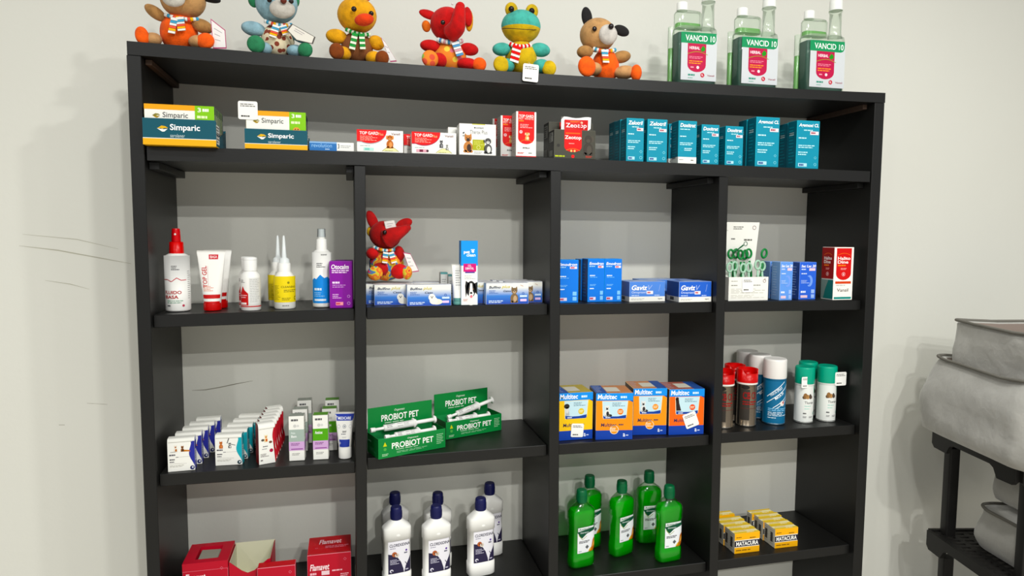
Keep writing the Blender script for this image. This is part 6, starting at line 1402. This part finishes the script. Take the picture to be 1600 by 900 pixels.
def bed(u0, v0, lu, lv, z0, z1, lab, grp, tilt=0, recess=.07, seed=0, n=7.0, sag=.012, pipe=True, cat='pet bed', name='pet_bed', bulge=.02, ang2=0, taper=0, rim=.10):
    """soft rectangular bed: puffed side walls, piping round the rim, sunken middle"""
    c = OC+UD*(u0+lu/2)+VD*(v0+lv/2); t = empty(name, (c.x, c.y, z0), -ang+ang2, lab, cat, grp); h = z1-z0; hx, hy = lv/2, lu/2; seg = 112
    def outline(k, s_, z):
        a = 2*math.pi*(k+.5)/seg; cx_, sy_ = math.cos(a), math.sin(a); x = hx*math.copysign(abs(cx_)**(2/n), cx_); y = hy*math.copysign(abs(sy_)**(2/n), sy_)
        return x, y
    def P(k, off, z, wob=1):
        x, y = outline(k, 0, z); r = math.hypot(x/hx, y/hy); x2 = x+off*x/hx; y2 = y+off*y/hy; nz = (noise.noise(Vector((x2*9+seed, y2*9, z*14)))*.010+noise.noise(Vector((x2*30+seed, y2*30, z*22)))*.003)*wob
        sg = -sag*math.sin(math.pi*min(1, max(0, (x/hx+1)/2)))*(z/h if h else 0)*(1 if abs(y) > hy*.5 else .4)-sag*math.sin(math.pi*min(1, max(0, (y/hy+1)/2)))*(z/h)*.8
        return Vector((x2+nz*x/hx, y2+nz*y/hy, z+sg+tilt*(x/hx)*z+noise.noise(Vector((x*6+seed, y*6, 3)))*.006*wob*(z/h)))
    rings = [(-.03, .0), (-.006, .004)]+[(bulge*math.sin(math.pi*q_)-taper*q_, h*(.03+.92*q_)) for q_ in [i/8 for i in range(9)]]+[(-.004-taper, h*.985)]
    if recess: rings += [(-.012-taper, h*.99), (-.5*rim-taper, h*.97), (-.85*rim-taper, h*.8), (-rim-taper, h-recess), (-rim-taper-.1, h-recess*1.05)]
    else: rings += [(-.03, h*1.03), (-.08, h*1.07), (-.14, h*1.09)]
    bb = B(); vs = []
    for off, z in rings:
        for k in range(seg): vs.append(P(k, off, z))
    m_ = len(rings); vs.append(Vector((0, 0, (h-recess*1.05 if recess else h*1.09)+.0)))
    fs = [(j*seg+k, j*seg+(k+1) % seg, (j+1)*seg+(k+1) % seg, (j+1)*seg+k) for j in range(m_-1) for k in range(seg)]+[((m_-1)*seg+k, (m_-1)*seg+(k+1) % seg, m_*seg) for k in range(seg)]
    bb.add(vs, fs, gm2, True)
    if recess:
        k_ = bb.mi(plush_in)
        for i, f in enumerate(bb.f):
            if min(f) >= 13*seg: bb.m[i] = k_
    bb.add([vs[k] for k in range(seg)], [tuple(range(seg))[::-1]], gm2); bb.build('cushion', t)
    if pipe:
        q = B(); q.tube([P(k, .002-taper, h*.985)+Vector((0, 0, .003)) for k in range(seg)], .0048, pipe_m, 8, closed=True); q.build('piping', t)
    return t
lb = bed(-.045, -.06, .52, .66, -1.0195, -.775, 'large grey velvet pet bed with piping, the lower one on top of the rack', 'grey pet beds on top of the rack', seed=2, sag=.015, taper=.03, rim=.03, recess=.12, n=8)
ub = bed(.022, .008, .385, .52, -.893, -.655, 'grey velvet pet bed with piping, stacked on top of the larger one', 'grey pet beds on top of the rack', seed=9, sag=.008, n=9, bulge=.002, taper=.0, rim=.03)
l1 = bed(.10, .075, .22, .40, -1.3665, -1.235, 'grey velvet cushion lying on the perforated middle tier of the rack', 'grey cushions on the middle tier', recess=0, seed=4, n=7, cat='cushion', name='pet_cushion', bulge=.012, sag=.004)
l2_ = bed(.09, .125, .22, .40, -1.215, -1.105, 'grey velvet cushion lying on the other cushion on the middle tier', 'grey cushions on the middle tier', recess=0, seed=7, n=7, cat='cushion', name='pet_cushion', bulge=.01, sag=.004)
